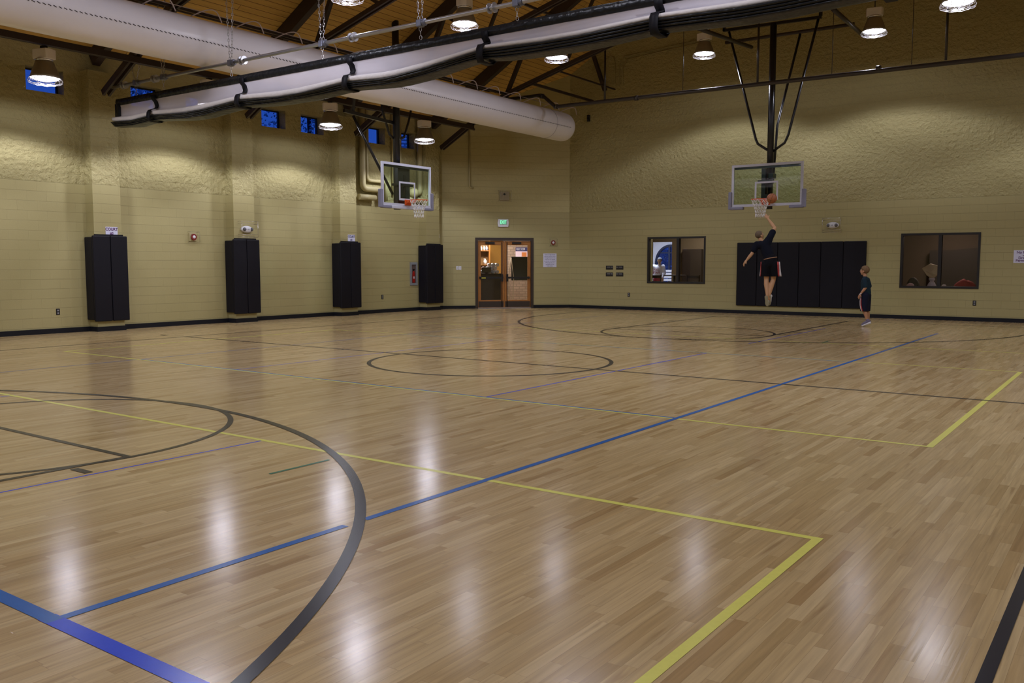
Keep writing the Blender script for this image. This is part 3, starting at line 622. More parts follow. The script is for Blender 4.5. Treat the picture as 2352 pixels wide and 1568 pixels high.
# ================================================================== HOOPS
def make_goal(far):
    """board faces -Y in local coords, origin under board face centre"""
    g = empty('basketball_goal')
    def bx(name, lo, hi, m, bev=0.0, parent=g): b = MB(); b.box(lo, hi); return b.build(name, m, parent, bevel=bev)
    b = MB(); z0, z1, w = 2.90, 3.965, 0.915
    b.cutbox(-w, w, z0, z1, 0, 0.045, [(-w+0.06, w-0.06, z0+0.065, z1-0.06)])
    o = b.build('backboard_frame', M_frame, g); o.matrix_local = Matrix(((1,0,0,0),(0,0,1,0),(0,1,0,0),(0,0,0,1)))
    bx('backboard_glass', (-w+0.05, 0.012, z0+0.05), (w-0.05, 0.026, z1-0.05), M_bglass)
    b = MB(); b.cutbox(-0.30, 0.30, 3.05, 3.52, 0, 0.006, [(-0.255, 0.255, 3.10, 3.475)]); o = b.build('target_square', M_frame, g); o.matrix_local = Matrix(((1,0,0,0),(0,0,1,0.004),(0,1,0,0),(0,0,0,1)))
    bx('top_rail', (-w+0.07, 0.03, z1-0.115), (w-0.07, 0.06, z1-0.06), M_black)
    # edge padding
    for s_ in (-1, 1):
        b = MB(); x = s_*(w+0.03)
        b.box((x-0.05, -0.025, 2.84), (x+0.05, 0.075, 3.29)); b.box((min(x, s_*(w-0.33)), -0.025, 2.83), (max(x, s_*(w-0.33)), 0.075, 2.905)); b.build('edge_padding', M_bpad, g, bevel=0.02)
    if not far:
        bx('bottom_padding', (-w, -0.02, 2.83), (w, 0.07, 2.91), M_frame, 0.02)
    # rim
    ry = -0.38; b = MB(); b.tube([(0.2286*math.cos(2*PI*k/36), ry + 0.2286*math.sin(2*PI*k/36), 3.048) for k in range(36)], 0.009, 8, closed=True)
    rim = b.build('rim', M_orange, g)
    b = MB(); b.box((-0.08, -0.16, 2.99), (0.08, -0.01, 3.05)); b.box((-0.11, -0.02, 2.93), (0.11, 0.0, 3.07)); b.beam((-0.09, -0.02, 2.97), (-0.12, -0.19, 3.04), 0.015, 0.02); b.beam((0.09, -0.02, 2.97), (0.12, -0.19, 3.04), 0.015, 0.02)
    b.build('rim_bracket', M_orange, g)
    b = MB(); n = 12
    def pt(i, j):
        r = (0.222, 0.19, 0.155, 0.128, 0.118, 0.12)[j]; a = 2*PI*(i + 0.5*(j % 2))/n; return (r*math.cos(a), ry + r*math.sin(a), 3.04 - 0.088*j)
    for i in range(n):
        for j in range(5):
            d = 0 if j % 2 == 0 else 1
            b.tube([pt(i, j), pt(i+d, j+1)], 0.006, 5); b.tube([pt(i, j), pt(i-1+d, j+1)], 0.006, 5)
    b.build('net', M_net, g)
    # mast and carriage
    if far:
        b = MB(); b.tube([(-0.03, 0.32, 2.84), (-0.03, 0.32, 7.45)], 0.082, 20); b.build('mast', M_black, g)
        b = MB(); b.box((-0.16, 0.08, 2.95), (-0.06, 0.2, 3.85)); b.box((-0.25, 0.06, 3.50), (0.12, 0.22, 3.56)); b.box((0.02, 0.08, 3.6), (0.14, 0.3, 3.72)); b.box((-0.1, 0.05, 3.1), (0.1, 0.26, 3.2)); b.build('height_carriage', M_black, g)
        b = MB(); b.beam((-1.35, 0.32, 7.47), (1.15, 0.32, 7.42), 0.07, 0.07); b.build('top_crossbar', M_black, g)
        for hx in (-1.33, 1.13): b = MB(); b.beam((hx, 0.32, 7.45), (hx, 0.32, roofz(CX+hx)+0.02), 0.07, 0.07); b.build('hanger_post', M_black, g)
        for pts in ([(-1.20, 0.32, 7.42), (-0.42, 0.32, 4.62), (-0.36, 0.32, 4.50), (-0.06, 0.32, 4.30)], [(1.08, 0.32, 7.40), (0.42, 0.32, 4.68), (0.33, 0.32, 4.48), (0.02, 0.32, 4.28)]):
            b = MB(); b.tube(pts, 0.032, 12); b.build('side_brace', M_black, g)
        b = MB(); b.tube([(0.24, 1.55, 7.40), (-0.02, 0.75, 5.0), (0.02, 0.40, 3.50)], 0.032, 12); b.build('rear_brace', M_black, g)
        b = MB(); b.tube([(-1.8, 1.55, 7.47), (1.6, 1.55, 7.45)], 0.045, 12); b.build('rear_crossbar', M_steel, g)
    else:
        b = MB(); b.tube([(0.0, 0.36, 2.84), (0.0, 0.36, 7.55)], 0.09, 20); b.build('mast', M_black, g)
        b = MB(); b.cutbox(-0.22, 0.22, 2.95, 3.86, 0, 0.10, [(-0.02, 0.015, 3.08, 3.7), (0.035, 0.05, 3.08, 3.7)]); b.box((-0.3, 3.42, -0.02), (0.32, 3.48, 0.14)); o = b.build('height_carriage', M_black, g); o.matrix_local = Matrix(((1,0,0,0),(0,0,1,0.12),(0,1,0,0),(0,0,0,1)))
        b = MB(); b.tube([(-1.45, 0.42, 5.02), (-0.16, 0.36, 3.22)], 0.035, 12); b.build('side_brace', M_black, g)
        for pts in ([(-0.55, 0.42, 5.75), (-0.40, 0.42, 5.2), (-0.22, 0.4, 4.72), (0.0, 0.38, 4.58)], [(0.68, 0.42, 5.60), (0.52, 0.42, 5.1), (0.32, 0.4, 4.70), (0.05, 0.38, 4.60)]):
            b = MB(); b.tube(pts, 0.03, 12); b.build('side_brace', M_black, g)
        b = MB(); b.beam((-1.75, 0.42, 5.10), (0.0, 0.42, 5.02), 0.07, 0.08); b.build('top_crossbar', M_black, g)
        b = MB(); b.tube([(-1.45, 0.42, 5.05), (-1.3, 0.42, 6.3)], 0.035, 10); b.build('hanger_post', M_black, g)
    return g
g = make_goal(True); g.location = (CX, 22.05, 0); tag(g, 'glass basketball backboard with orange rim on tall black mast, behind the jumping player', 'basketball hoop', 'ceiling-hung basketball goals')
g = make_goal(False); g.location = (-15.45, 16.95, 0); g.rotation_euler = (0, 0, PI/2); tag(g, 'glass basketball backboard with orange rim at the left wall, facing across the hall', 'basketball hoop', 'ceiling-hung basketball goals')
member('goal_support_pipe', (-9.12, 20.0, 7.05), (-8.80, 23.0, 7.10), 0.05, 0, 'slanting dark support pipe left of the right hoop mast', 'support pipe', None, M_pipe, True)
member('goal_support_pipe', (-5.86, 20.0, 6.92), (-6.0, 23.0, 7.0), 0.05, 0, 'slanting dark support pipe right of the right hoop mast', 'support pipe', None, M_pipe, True)
# sprinkler pipe on far side
sp_ = empty('sprinkler_pipe', loc=(-14.1, 21.75, 5.9), label='dark sprinkler pipe running under the trusses in front of the far wall', cat='pipe')
b = MB(); b.tube([(-1.75, 0, 0.42), (-0.5, 0, 0.41), (-0.42, 0, 0.38), (-0.03, 0, 0.06), (0.06, 0, 0.03), (6.3, 0, -0.03), (16.2, 0, -0.12)], 0.052, 12); b.build('pipe_run', M_pipe, sp_)
for x in (-0.46, 0.02, 2.6, 8.8, 13.0):
    b = MB(); b.tube([(x-0.05, 0, 0.0 if x > 0.1 else (0.39 if x < -0.2 else 0.04)), (x+0.05, 0, 0.0 if x > 0.1 else (0.37 if x < -0.2 else 0.03))], 0.068, 12); b.build('pipe_coupling', M_pipe, sp_)
for x, zt in ((1.62, 1.4), (5.95, 1.6), (10.2, 1.6)):
    b = MB(); b.tube([(x, 0, 0.0), (x, 0, zt)], 0.028, 8); b.build('drop_pipe', M_pipe, sp_)
for x in (3.95, 7.75, 9.5, 12.2):
    b = MB(); b.tube([(x, 0, 0.0), (x, 0, 1.9)], 0.008, 6); b.build('hanger_rod', M_pipe, sp_)
# conduits on far wall
cond = plain('painted_conduit', (0.30, 0.25, 0.10), 0.5)
for pts, lab in (([(-14.86, 7.6), (-14.2, 7.98), (-14.08, 7.93), (-14.03, 7.75), (-14.03, 7.12)], 'thin painted conduit bend high on the far wall, left one'),
                 ([(-13.75, 7.02), (-13.75, 7.62), (-13.6, 7.80), (-11.0, 7.98)], 'thin painted conduit running right, high on the far wall'),
                 ([(-13.87, 7.02), (-13.87, 7.68), (-13.7, 7.90), (-11.0, 8.06)], 'upper of two parallel painted conduits, high on the far wall')):
    b = MB(); b.tube([(a, h, 0.02) for a, h in pts], 0.016, 6); tag(b.build('wall_conduit', cond, mw=FR), lab, 'conduit')
# big painted pipes on left wall behind the left hoop
def wpipe(pts, r, lab):
    P = [Vector((a, h, n)) for a, h, n in pts]; out_ = [P[0]]
    for i in range(1, len(P)-1):      # rounded elbows
        d0, d1 = (P[i-1]-P[i]).normalized(), (P[i+1]-P[i]).normalized(); k = min(0.14, (P[i-1]-P[i]).length/2, (P[i+1]-P[i]).length/2)
        A, B = P[i]+d0*k, P[i]+d1*k
        for q in range(5): tt = q/4; out_.append((1-tt)**2*A + 2*tt*(1-tt)*P[i] + tt**2*B)
    out_.append(P[-1]); b = MB(); b.tube(out_, r, 14); tag(b.build('wall_pipe', M_wallpaint, mw=FL), lab, 'pipe', 'painted downpipes behind the left hoop')
wpipe([(18.36, 5.9, 0.12), (18.36, 3.60, 0.12), (19.05, 3.60, 0.12), (19.05, 3.30, 0.12)], 0.085, 'leftmost beige pipe behind the left hoop, bending right at its foot')
wpipe([(18.57, 5.9, 0.08), (18.57, 3.85, 0.08), (19.35, 3.85, 0.08), (19.35, 3.3, 0.08)], 0.05, 'second beige pipe from the left behind the left hoop')
wpipe([(18.20, 3.36, 0.12), (18.85, 3.36, 0.12)], 0.085, 'short horizontal beige pipe at lower left of the left hoop')
wpipe([(19.68, 5.9, 0.06), (19.68, 3.5, 0.06)], 0.045, 'thin vertical beige pipe just right of the hoop mast')
wpipe([(19.87, 5.9, 0.12), (19.87, 3.55, 0.12), (20.45, 3.55, 0.12)], 0.085, 'thick beige pipe right of the left hoop mast')
wpipe([(20.81, 5.9, 0.12), (20.81, 3.62, 0.12), (20.3, 3.62, 0.12)], 0.085, 'beige pipe at right edge of backboard, turning left')
wpipe([(21.06, 5.9, 0.14), (21.06, 3.40, 0.14), (19.9, 3.40, 0.14)], 0.08, 'rightmost beige pipe behind the left hoop, running back left at foot')
b = MB(); b.sphere((20.42, 3.60, 0.22), 0.15, 14); tag(b.build('pipe_fitting', M_wallpaint, mw=FL), 'round beige pipe fitting seen through the left backboard', 'pipe fitting')
b = MB(); b.tube([(0.89, 5.9, 0.04), (0.89, 3.96, 0.04), (0.91, 3.90, 0.04), (1.01, 3.88, 0.04)], 0.03, 10); tag(b.build('wall_pipe', M_wallpaint, mw=FC), 'thin painted pipe with hooked end, high left of the exit sign', 'pipe')
# ================================================================== WALL PADS
pl_ = ['black pad wrapped round the column under the sign COURT #2', 'black column pad under the white emergency light', 'black column pad under the sign COURT #1', 'black column pad nearest the double doors, right of the extinguisher']
for y, lab in zip(PIL, pl_):
    p = empty('column_pad', mw=at(FL, y, 0.22, 0), label=lab, cat='wall pad', group='black pads on the left wall columns')
    b = MB(); b.box((-0.39, 0, 0.32), (-0.005, 1.83, 0.385)); b.build('front_panel', M_pad, p, bevel=0.02)
    b = MB(); b.box((0.005, 0, 0.32), (0.39, 1.83, 0.385)); b.build('front_panel', M_pad, p, bevel=0.02)
    for s_ in (-1, 1):
        b = MB(); b.box((min(s_*0.325, s_*0.385), 0.03, 0.02), (max(s_*0.325, s_*0.385), 1.80, 0.32)); b.build('side_panel', M_pad, p, bevel=0.02)
    b = MB(); b.box((-0.32, 1.83, 0.30), (0.32, 1.86, 0.34)); b.build('top_flap', M_pad, p)
p = empty('wall_pad', mw=at(FR, -9.89, 0.235, 0), label='wide black padded panel on far wall behind the jumping player', cat='wall pad')
for k in range(6):
    b = MB(); b.box((k*0.606+0.003, 0, 0.0), (k*0.606+0.603, 1.83, 0.055)); b.build('pad_panel', M_pad, p, bevel=0.018)
# ================================================================== SIGNS AND WALL FITTINGS
def sign(mw, w, h, name, label, lines, mat=M_paper):
    s_ = empty(name, mw=mw, label=label, cat='sign'); b = MB(); b.box((-w/2, -h/2, 0), (w/2, h/2, 0.006)); b.build('sign_sheet', mat, s_)
    for body, size, dx, dy, m_, bold, sx2 in lines: text(body, size, m_, s_, (dx, dy, 0.0065), bold=bold, sx_=sx2)
    return s_
sign(at(FL, 10.61, 2.15, 0.302), 0.27, 0.19, 'court_sign', 'white paper sign reading COURT #2 on the leftmost column', [('COURT', 0.085, 0, 0.04, M_inkp, 0.003, 0.95), ('#2', 0.08, 0, -0.05, M_inkp, 0.003, 0.95)])
sign(at(FL, 17.70, 2.17, 0.302), 0.27, 0.19, 'court_sign', 'white paper sign reading COURT #1 on the third column', [('COURT', 0.085, 0, 0.04, M_ink, 0.003, 0.9), ('#1', 0.08, 0, -0.05, M_ink, 0.003, 0.9)])
body = ['Users of the tennis', 'courts, pickle room,', 'and gymnasium are', 'required to display', 'a current wristband.', 'Wrist bands are', 'available at the', 'front desk.']
sign(at(FC, 3.565, 1.57, 0.001), 0.45, 0.45, 'notice_sign', 'white notice with eight text lines, right of the double doors', [(s_, 0.050, 0, 0.185-0.053*i, M_ink, 0.0, 0.95) for i, s_ in enumerate(body)])
sign(at(FR, -2.56, 1.63, 0.001), 0.44, 0.31, 'notice_sign', 'white sign about food and drink at the right picture edge', [('No Food', 0.085, 0, 0.10, M_inkp, 0.002, 1), ('or', 0.05, 0, 0.03, M_inkp, 0.002, 1), ('Drinks', 0.085, 0, -0.035, M_inkp, 0.002, 1), ('Permitted', 0.085, 0, -0.10, M_inkp, 0.002, 1)])
def outlet(mw, lab):
    o = empty('power_outlet', mw=mw, label=lab, cat='outlet', group='black wall outlets')
    b = MB(); b.box((-0.04, -0.065, 0), (0.04, 0.065, 0.01)); b.build('cover_plate', M_wframe, o, bevel=0.004)
    for s_ in (-1, 1): b = MB(); b.box((-0.018, s_*0.028-0.016, 0.01), (0.018, s_*0.028+0.016, 0.014)); b.build('socket', M_grey, o)
outlet(at(FL, 9.53, 0.45), 'black outlet low on wall left of the COURT #2 column'); outlet(at(FL, 19.22, 0.47), 'black outlet low on left wall, under the left hoop')
outlet(at(FR, -13.46, 0.475), 'black outlet low on far wall, left of the lounge window'); outlet(at(FR, -3.6, 0.46), 'black outlet low on far wall, under the right window')
def plate(a, h, flip, lab):
    o = empty('jack_plate', mw=at(FR, a, h, 0), label=lab, cat='wall plate', group='four black plates on the far wall')
    b = MB(); b.box((-0.13, -0.062, 0), (0.13, 0.062, 0.012)); b.build('cover_plate', M_wframe, o, bevel=0.004)
    for x0, x1 in (((-0.09, 0.03), (0.06, 0.12)) if not flip else ((-0.12, -0.06), (-0.03, 0.09))): b = MB(); b.box((x0, 0.012, 0.012), (x1, 0.020, 0.0135)); b.build('label_strip', M_white, o)
plate(-14.17, 1.33, False, 'upper left of the four small black plates'); plate(-13.795, 1.33, True, 'upper right of the four small black plates')
plate(-14.17, 1.115, False, 'lower left of the four small black plates'); plate(-13.795, 1.115, True, 'lower right of the four small black plates')
def alarm(mw, lab, side=0.0):
    o = empty('fire_alarm', mw=mw, label=lab, cat='fire alarm', group='red fire alarm strobes')
    b = MB(); b.box((-0.10, -0.10, 0), (0.10, 0.10, 0.03)); b.build('back_box', M_wallpaint, o, bevel=0.006)
    b = MB(); b.prism([(0.072*math.cos(a)*1.0, 0.078*math.sin(a)) for a in [2*PI*(k+.5)/16 for k in range(16)]], 0.03, 0.075); b.build('housing', M_dred, o, bevel=0.006)
    b = MB(); b.lathe([(0.0, 0.09), (0.03, 0.088), (0.04, 0.075)], 16); b.build('strobe_lens', M_white, o)
    b = MB()
    for q in (-0.12, 0.12):
        b.tube([(-0.12, q, 0.0), (-0.12, q, 0.12), (0.12, q, 0.12), (0.12, q, 0.0)], 0.004, 5); b.tube([(q, -0.12, 0.12), (q, 0.12, 0.12)], 0.004, 5)
    b.build('wire_cage', plain('dull_cage', (0.30, 0.27, 0.18), 0.5, metal=0.3), o)
alarm(at(FL, 12.81, 2.085), 'round red fire alarm in a cage between the first two columns'); alarm(at(FC, 3.665, 2.15), 'round red fire alarm above the notice beside the doors')
def emer(mw, lab):
    o = empty('emergency_light', mw=mw, label=lab, cat='emergency light', group='white emergency lights in clear wire guards')
    b = MB(); b.lathe([(0.0, 0.0), (0.165, 0.0), (0.175, 0.03), (0.15, 0.075), (0.08, 0.095), (0.0, 0.10)], 28); bmesh.ops.scale(b.b, vec=(1, 0.5, 1), verts=b.b.verts[:]); b.build('housing', M_white, o)
    for s_ in (-1, 1):
        b = MB(); b.lathe([(0.0, 0.115), (0.03, 0.115), (0.045, 0.09), (0.045, 0.05), (0.0, 0.05)], 16, c=(s_*0.105, 0.0, 0)); b.build('lamp_head', plain('dark_lamp_head', (0.10, 0.10, 0.11), 0.2), o)
    b = MB(); b.box((-0.03, -0.015, 0.098), (0.03, 0.015, 0.104)); b.build('status_panel', plain('grey_badge', (0.35, 0.36, 0.40), 0.4), o)
    b = MB()
    for h in (-0.19, -0.13, 0.13, 0.19): b.tube([(-0.24, h, 0.0), (-0.24, h, 0.16), (0.24, h, 0.16), (0.24, h, 0.0)], 0.0045, 5)
    for a in (-0.24, 0.24): b.tube([(a, -0.19, 0.16), (a, 0.19, 0.16)], 0.0045, 5)
    b.build('wire_guard', M_wire, o)
emer(at(FL, 14.13, 2.30, 0.30), 'white twin emergency light on the second column'); emer(at(FR, -7.17, 2.505), 'white twin emergency light above the wide black wall pad')
# exit sign
o = empty('exit_sign', mw=at(FC, 1.99, 2.775, 0), label='white exit sign with glowing green letters above the double doors', cat='exit sign')
b = MB(); b.prism([(-0.165, -0.125), (0.165, -0.125), (0.185, 0), (0.165, 0.125), (-0.165, 0.125), (-0.185, 0)], 0.0, 0.05); b.build('housing', M_white, o, bevel=0.004)
b = MB(); b.box((-0.115, -0.055, 0.05), (0.115, 0.095, 0.052)); b.build('letter_field', plain('exit_field', (0.30, 0.55, 0.42), 0.5), o)
text('EXIT', 0.165, M_exit, o, (0, 0.02, 0.053), bold=0.002, sx_=0.62)
b = MB(); b.cutbox(-0.33, 0.33, -0.2, 0.2, 0.10, 0.104, [(-0.325, 0.325, -0.195, 0.195)]); b.build('clear_guard', M_clearguard, o)
# caged camera box above
o = empty('speaker_cage', mw=at(FC, 2.03, 3.64, 0), label='small caged device high above the exit sign', cat='wall device')
b = MB(); b.box((-0.16, -0.14, 0), (0.16, 0.14, 0.06)); b.build('device_body', plain('dull_beige', (0.30, 0.25, 0.15), 0.5), o, bevel=0.01)
b = MB(); b.lathe([(0, 0.09), (0.03, 0.085), (0.035, 0.06)], 12, c=(0, 0.06, 0)); b.build('device_lens', M_black, o)
b = MB()
for q in range(-3, 4): b.tube([(q*0.07, -0.17, 0.13), (q*0.07, 0.17, 0.13)], 0.003, 4)
for q in (-0.17, 0.17): b.tube([(-0.22, q, 0.0), (-0.22, q, 0.13), (0.22, q, 0.13), (0.22, q, 0)], 0.003, 4)
b.build('wire_cage', M_wire, o)
# switches, sensor, small speaker
o = empty('switch_plate', mw=at(FC, 0.53, 1.32, 0), label='white double light switch left of the double doors', cat='light switch')
for s_ in (-1, 1): b = MB(); b.box((s_*0.045-0.04, -0.06, 0), (s_*0.045+0.04, 0.06, 0.01)); pl2 = b.build('cover_plate', M_white, o, bevel=0.003); b = MB(); b.box((s_*0.045-0.012, -0.025, 0.01), (s_*0.045+0.012, 0.025, 0.018)); b.build('rocker', plain('rocker_grey', (0.5, 0.5, 0.55), 0.4), o)
b = MB(); b.box((-0.05, -0.07, 0), (0.05, 0.07, 0.07)); tag(b.build('motion_sensor', M_white, mw=at(FL, 21.75, 2.34, 0), bevel=0.015), 'small white sensor box above the last column pad', 'sensor')
b = MB(); b.box((-0.04, -0.1, 0), (0.04, 0.1, 0.08)); b.lathe([(0.03, 0.08), (0.03, 0.10), (0, 0.105)], 12, c=(0, 0.05, 0)); b.lathe([(0.03, 0.08), (0.03, 0.10), (0, 0.105)], 12, c=(0, -0.05, 0)); tag(b.build('wall_speaker', M_black, mw=at(FR, -14.97, 6.12, 0)), 'tiny black box high on the far wall near the duct end', 'wall device')
# fire extinguisher cabinet
o = empty('extinguisher_cabinet', mw=at(FL, 20.605, 0.79, 0), label='grey recessed cabinet holding a red extinguisher on the left wall', cat='cabinet')
b = MB(); b.cutbox(-0.165, 0.165, 0, 0.71, 0, 0.03, [(-0.10, 0.10, 0.07, 0.64)]); b.build('cabinet_frame', plain('cabinet_grey', (0.22, 0.23, 0.24), 0.4), o)
b = MB(); b.box((-0.10, 0.07, 0.001), (0.10, 0.64, 0.004)); b.build('back_panel', plain('cabinet_inside', (0.13, 0.09, 0.08), 0.6), o)
b = MB(); b.box((-0.10, 0.07, 0.024), (0.10, 0.64, 0.027)); b.build('cabinet_window', M_clearguard, o)
o = empty('fire_extinguisher', mw=at(FL, 20.605, 0.865, 0.0), label='red fire extinguisher standing in the grey wall cabinet', cat='fire extinguisher')
b = MB(); pr_ = [(0.0, 0), (0.055, 0), (0.06, 0.02), (0.06, 0.28), (0.04, 0.34), (0.02, 0.37), (0.0, 0.375)]; b.lathe([(r, z) for r, z in pr_], 20, ax=1); bmesh.ops.scale(b.b, vec=(1, 1, 0.15), verts=b.b.verts[:]); bmesh.ops.translate(b.b, vec=(0, 0, 0.014), verts=b.b.verts[:]); b.build('cylinder_body', M_red, o)
b = MB(); b.box((-0.02, 0.37, 0.008), (0.02, 0.42, 0.02)); b.box((-0.02, 0.41, 0.008), (0.055, 0.425, 0.02)); b.build('valve_handle', M_black, o)
b = MB(); b.box((-0.03, 0.13, 0.0235), (0.03, 0.2, 0.0238)); b.build('body_label', M_white, o)
# ================================================================== DOUBLE DOOR
d = empty('door_1', mw=at(FC, 1.07, 0, 0)); d['kind'] = 'structure'
b = MB(); b.cutbox(0, 1.94, 0, 2.30, -0.14, 0.02, [(0.085, 1.855, -0.01, 2.20)]); b.build('door_frame', M_dframe, d)
b = MB(); b.box((0.085, 0, -0.12), (1.855, 0.025, 0.03)); b.build('threshold', plain('threshold_metal', (0.3, 0.29, 0.33), 0.3, metal=0.6), d)
for k, (x0, x1) in enumerate(((0.09, 0.965), (0.975, 1.85))):
    b = MB(); b.cutbox(x0, x1, 0.03, 2.19, -0.08, -0.035, [(x0+0.10, x1-0.10, 0.27, 2.06)]); leaf = b.build('door_leaf', M_wood, d)
    b = MB(); b.box((x0+0.10, 0.27, -0.062), (x1-0.10, 2.06, -0.056)); b.build('glass_pane', M_glass, leaf)
    b = MB(); b.box((x0+0.02, 0.04, -0.035), (x1-0.02, 0.23, -0.032)); b.build('kick_plate', M_dframe, leaf)
    b = MB(); b.box((x0+0.06, 0.97, 0.0), (x1-0.04, 1.03, 0.04)); cx_ = x1-0.08 if k == 0 else x0+0.08
    b.box((cx_-0.03, 0.88, -0.035), (cx_+0.03, 1.12, 0.045)); b.box((x0+0.05 if k == 0 else x1-0.1, 0.96, -0.035), (x0+0.10 if k == 0 else x1-0.05, 1.04, 0.0)); b.tube([(cx_, 0.05, -0.02), (cx_, 2.15, -0.02)], 0.012, 8); b.build('push_bar', M_wframe, leaf)
    b = MB(); b.box((x0+0.25, 2.10, -0.035), (x0+0.55, 2.16, 0.015)); b.build('door_closer', M_wframe, leaf)
b = MB(); b.box((0.20, 0.98, 0.041), (0.34, 1.01, 0.043)); b.build('push_label', plain('yellow_label', (0.6, 0.55, 0.05), 0.5), d)
# ================================================================== FAR WALL WINDOWS
def farwin(n, a0, a1, h0, h1, mull, gl):
    w = empty('window_%d' % n, mw=at(FR, a0, h0, 0)); w['kind'] = 'structure'; L_, H_ = a1-a0, h1-h0; t_ = 0.055
    b = MB(); b.cutbox(0, L_, 0, H_, -0.12, 0.015, [(t_, mull-0.04, t_, H_-t_), (mull+0.04, L_-t_, t_, H_-t_)]); b.build('window_frame', M_wframe, w)
    for x0, x1 in ((t_, mull-0.04), (mull+0.04, L_-t_)): b = MB(); b.box((x0, t_, -0.05), (x1, H_-t_, -0.044)); b.build('glass_pane', gl, w)
farwin(9, -12.82, -10.885, 0.85, 2.28, 1.03, M_glass); farwin(10, -5.40, -3.52, 0.82, 2.245, 0.95, M_tglass)
# ---- rooms behind the far wall
M_room = plain('lounge_wall_paint', (0.20, 0.15, 0.10), 0.8); M_roomd = plain('lounge_dark_panel', (0.035, 0.022, 0.018), 0.7); M_roomw = plain('hall_white_wall', (0.72, 0.72, 0.78), 0.7)
def roomobj(name, b, m): return struct(b.build(name, m))
b = MB(); b.box((-9.9, 25.46, 0), (-9.7, 28.2, 3.0)); roomobj('wall_lounge_right', b, M_room)
b = MB(); b.box((-17.4, 25.46, 0), (-17.2, 35, 3.0)); roomobj('wall_hall_left', b, M_roomw)
b = MB(); b.box((-17.4, 25.46, 2.9), (-9.7, 35, 3.05)); roomobj('ceiling_lounge', b, M_room)
# back wall of the lounge, with a doorway
b = MB(); b.cutbox(-17.2, -9.7, 0, 2.95, 0, 0.15, [(-14.26, -13.47, -0.01, 2.21)]); o = b.build('wall_lounge_back', M_room); o.matrix_world = Matrix(((1,0,0,0),(0,0,1,28.2),(0,1,0,0),(0,0,0,1))); struct(o)
b = MB(); b.box((-13.0, 28.02, 0.0), (-12.3, 28.19, 1.95)); tag(b.build('tall_cabinet', M_roomd, bevel=0.01), 'dark tall cabinet against the back wall seen through the lounge window', 'cabinet')
# hall behind with arched window
b = MB(); o_poly = []
AC, AR, AB, AS = -15.12, 0.66, 0.45, 1.50
b.cutbox(-17.2, -11.0, 0, 3.0, 0, 0.12, [(AC-AR, AC+AR, AB, 2.20)])
n_ = 14
for s_ in (-1, 1):   # spandrels of the arch
    prev = None
    for k in range(n_+1):
        a = PI/2*k/n_; x = AC + s_*AR*math.cos(a); z = AS + 0.70*math.sin(a)
        if prev is not None: b.prism([prev, (x, z), (x, 2.2), (prev[0], 2.2)] if s_ > 0 else [(x, z), prev, (prev[0], 2.2), (x, 2.2)], 0.0, 0.12)
        prev = (x, z)
o = b.build('wall_hall_back', M_roomw); MH = Matrix(((1,0,0,0),(0,0,1,31.6),(0,1,0,0),(0,0,0,1))); o.matrix_world = MH; struct(o)
w = empty('window_11', mw=Matrix.Translation((0, 31.58, 0))); w['kind'] = 'structure'
b = MB(); pts = [(AC-AR+0.04, 0, AB)] + [(AC - (AR-0.04)*math.cos(PI*k/24), 0, AS + 0.66*math.sin(PI*k/24)) for k in range(25)] + [(AC+AR-0.04, 0, AB)]
for p, q in zip(pts, pts[1:]): b.beam(p, q, 0.08, 0.10, up=(0,1,0))
b.beam((AC-0.06, 0, AB), (AC-0.06, 0, AS+0.66), 0.07, 0.07, up=(0,1,0)); b.beam((AC-AR+0.11, 0, 1.88), (AC+AR-0.11, 0, 1.88), 0.05, 0.04, up=(0,1,0)); b.beam((AC-AR, 0, AB), (AC+AR, 0, AB), 0.07, 0.07, up=(0,1,0))
b.build('window_frame', plain('navy_frame', (0.02, 0.03, 0.07), 0.4), w)
b = MB(); b.box((AC-AR, 0.03, AB), (AC+AR, 0.034, 2.18)); b.build('glass_pane', M_glass, w)
def arealight(name, loc, size, e, col, rot=(0,0,0)):
    ld = bpy.data.lights.new(name, 'AREA'); ld.size = size; ld.energy = e; ld.color = col; o = bpy.data.objects.new(name, ld); COL.objects.link(o); o.location = loc; o.rotation_euler = rot; return o
arealight('hall_ceiling_light', (-14.9, 29.6, 2.88), 0.8, 85, (0.72, 0.78, 1.0))
# bench and person in the hall
ben = empty('bench', loc=(-14.95, 30.9, 0), label='white slatted bench by the arched window, seen through the lounge doorway', cat='bench')
for k in range(4): b = MB(); b.box((-0.35, 0.18, 0.80+k*0.115), (0.35, 0.21, 0.88+k*0.115)); b.build('back_slat', M_white, ben)
b = MB(); b.box((-0.36, -0.25, 0.42), (0.36, 0.18, 0.47)); b.build('seat', M_white, ben)
for sx_ in (-1, 1):
    for yy in (-0.2, 0.2): b = MB(); b.box((sx_*0.33-0.03, yy-0.03, 0), (sx_*0.33+0.03, yy+0.03, 0.42 if yy < 0 else 1.25)); b.build('leg', M_white, ben)
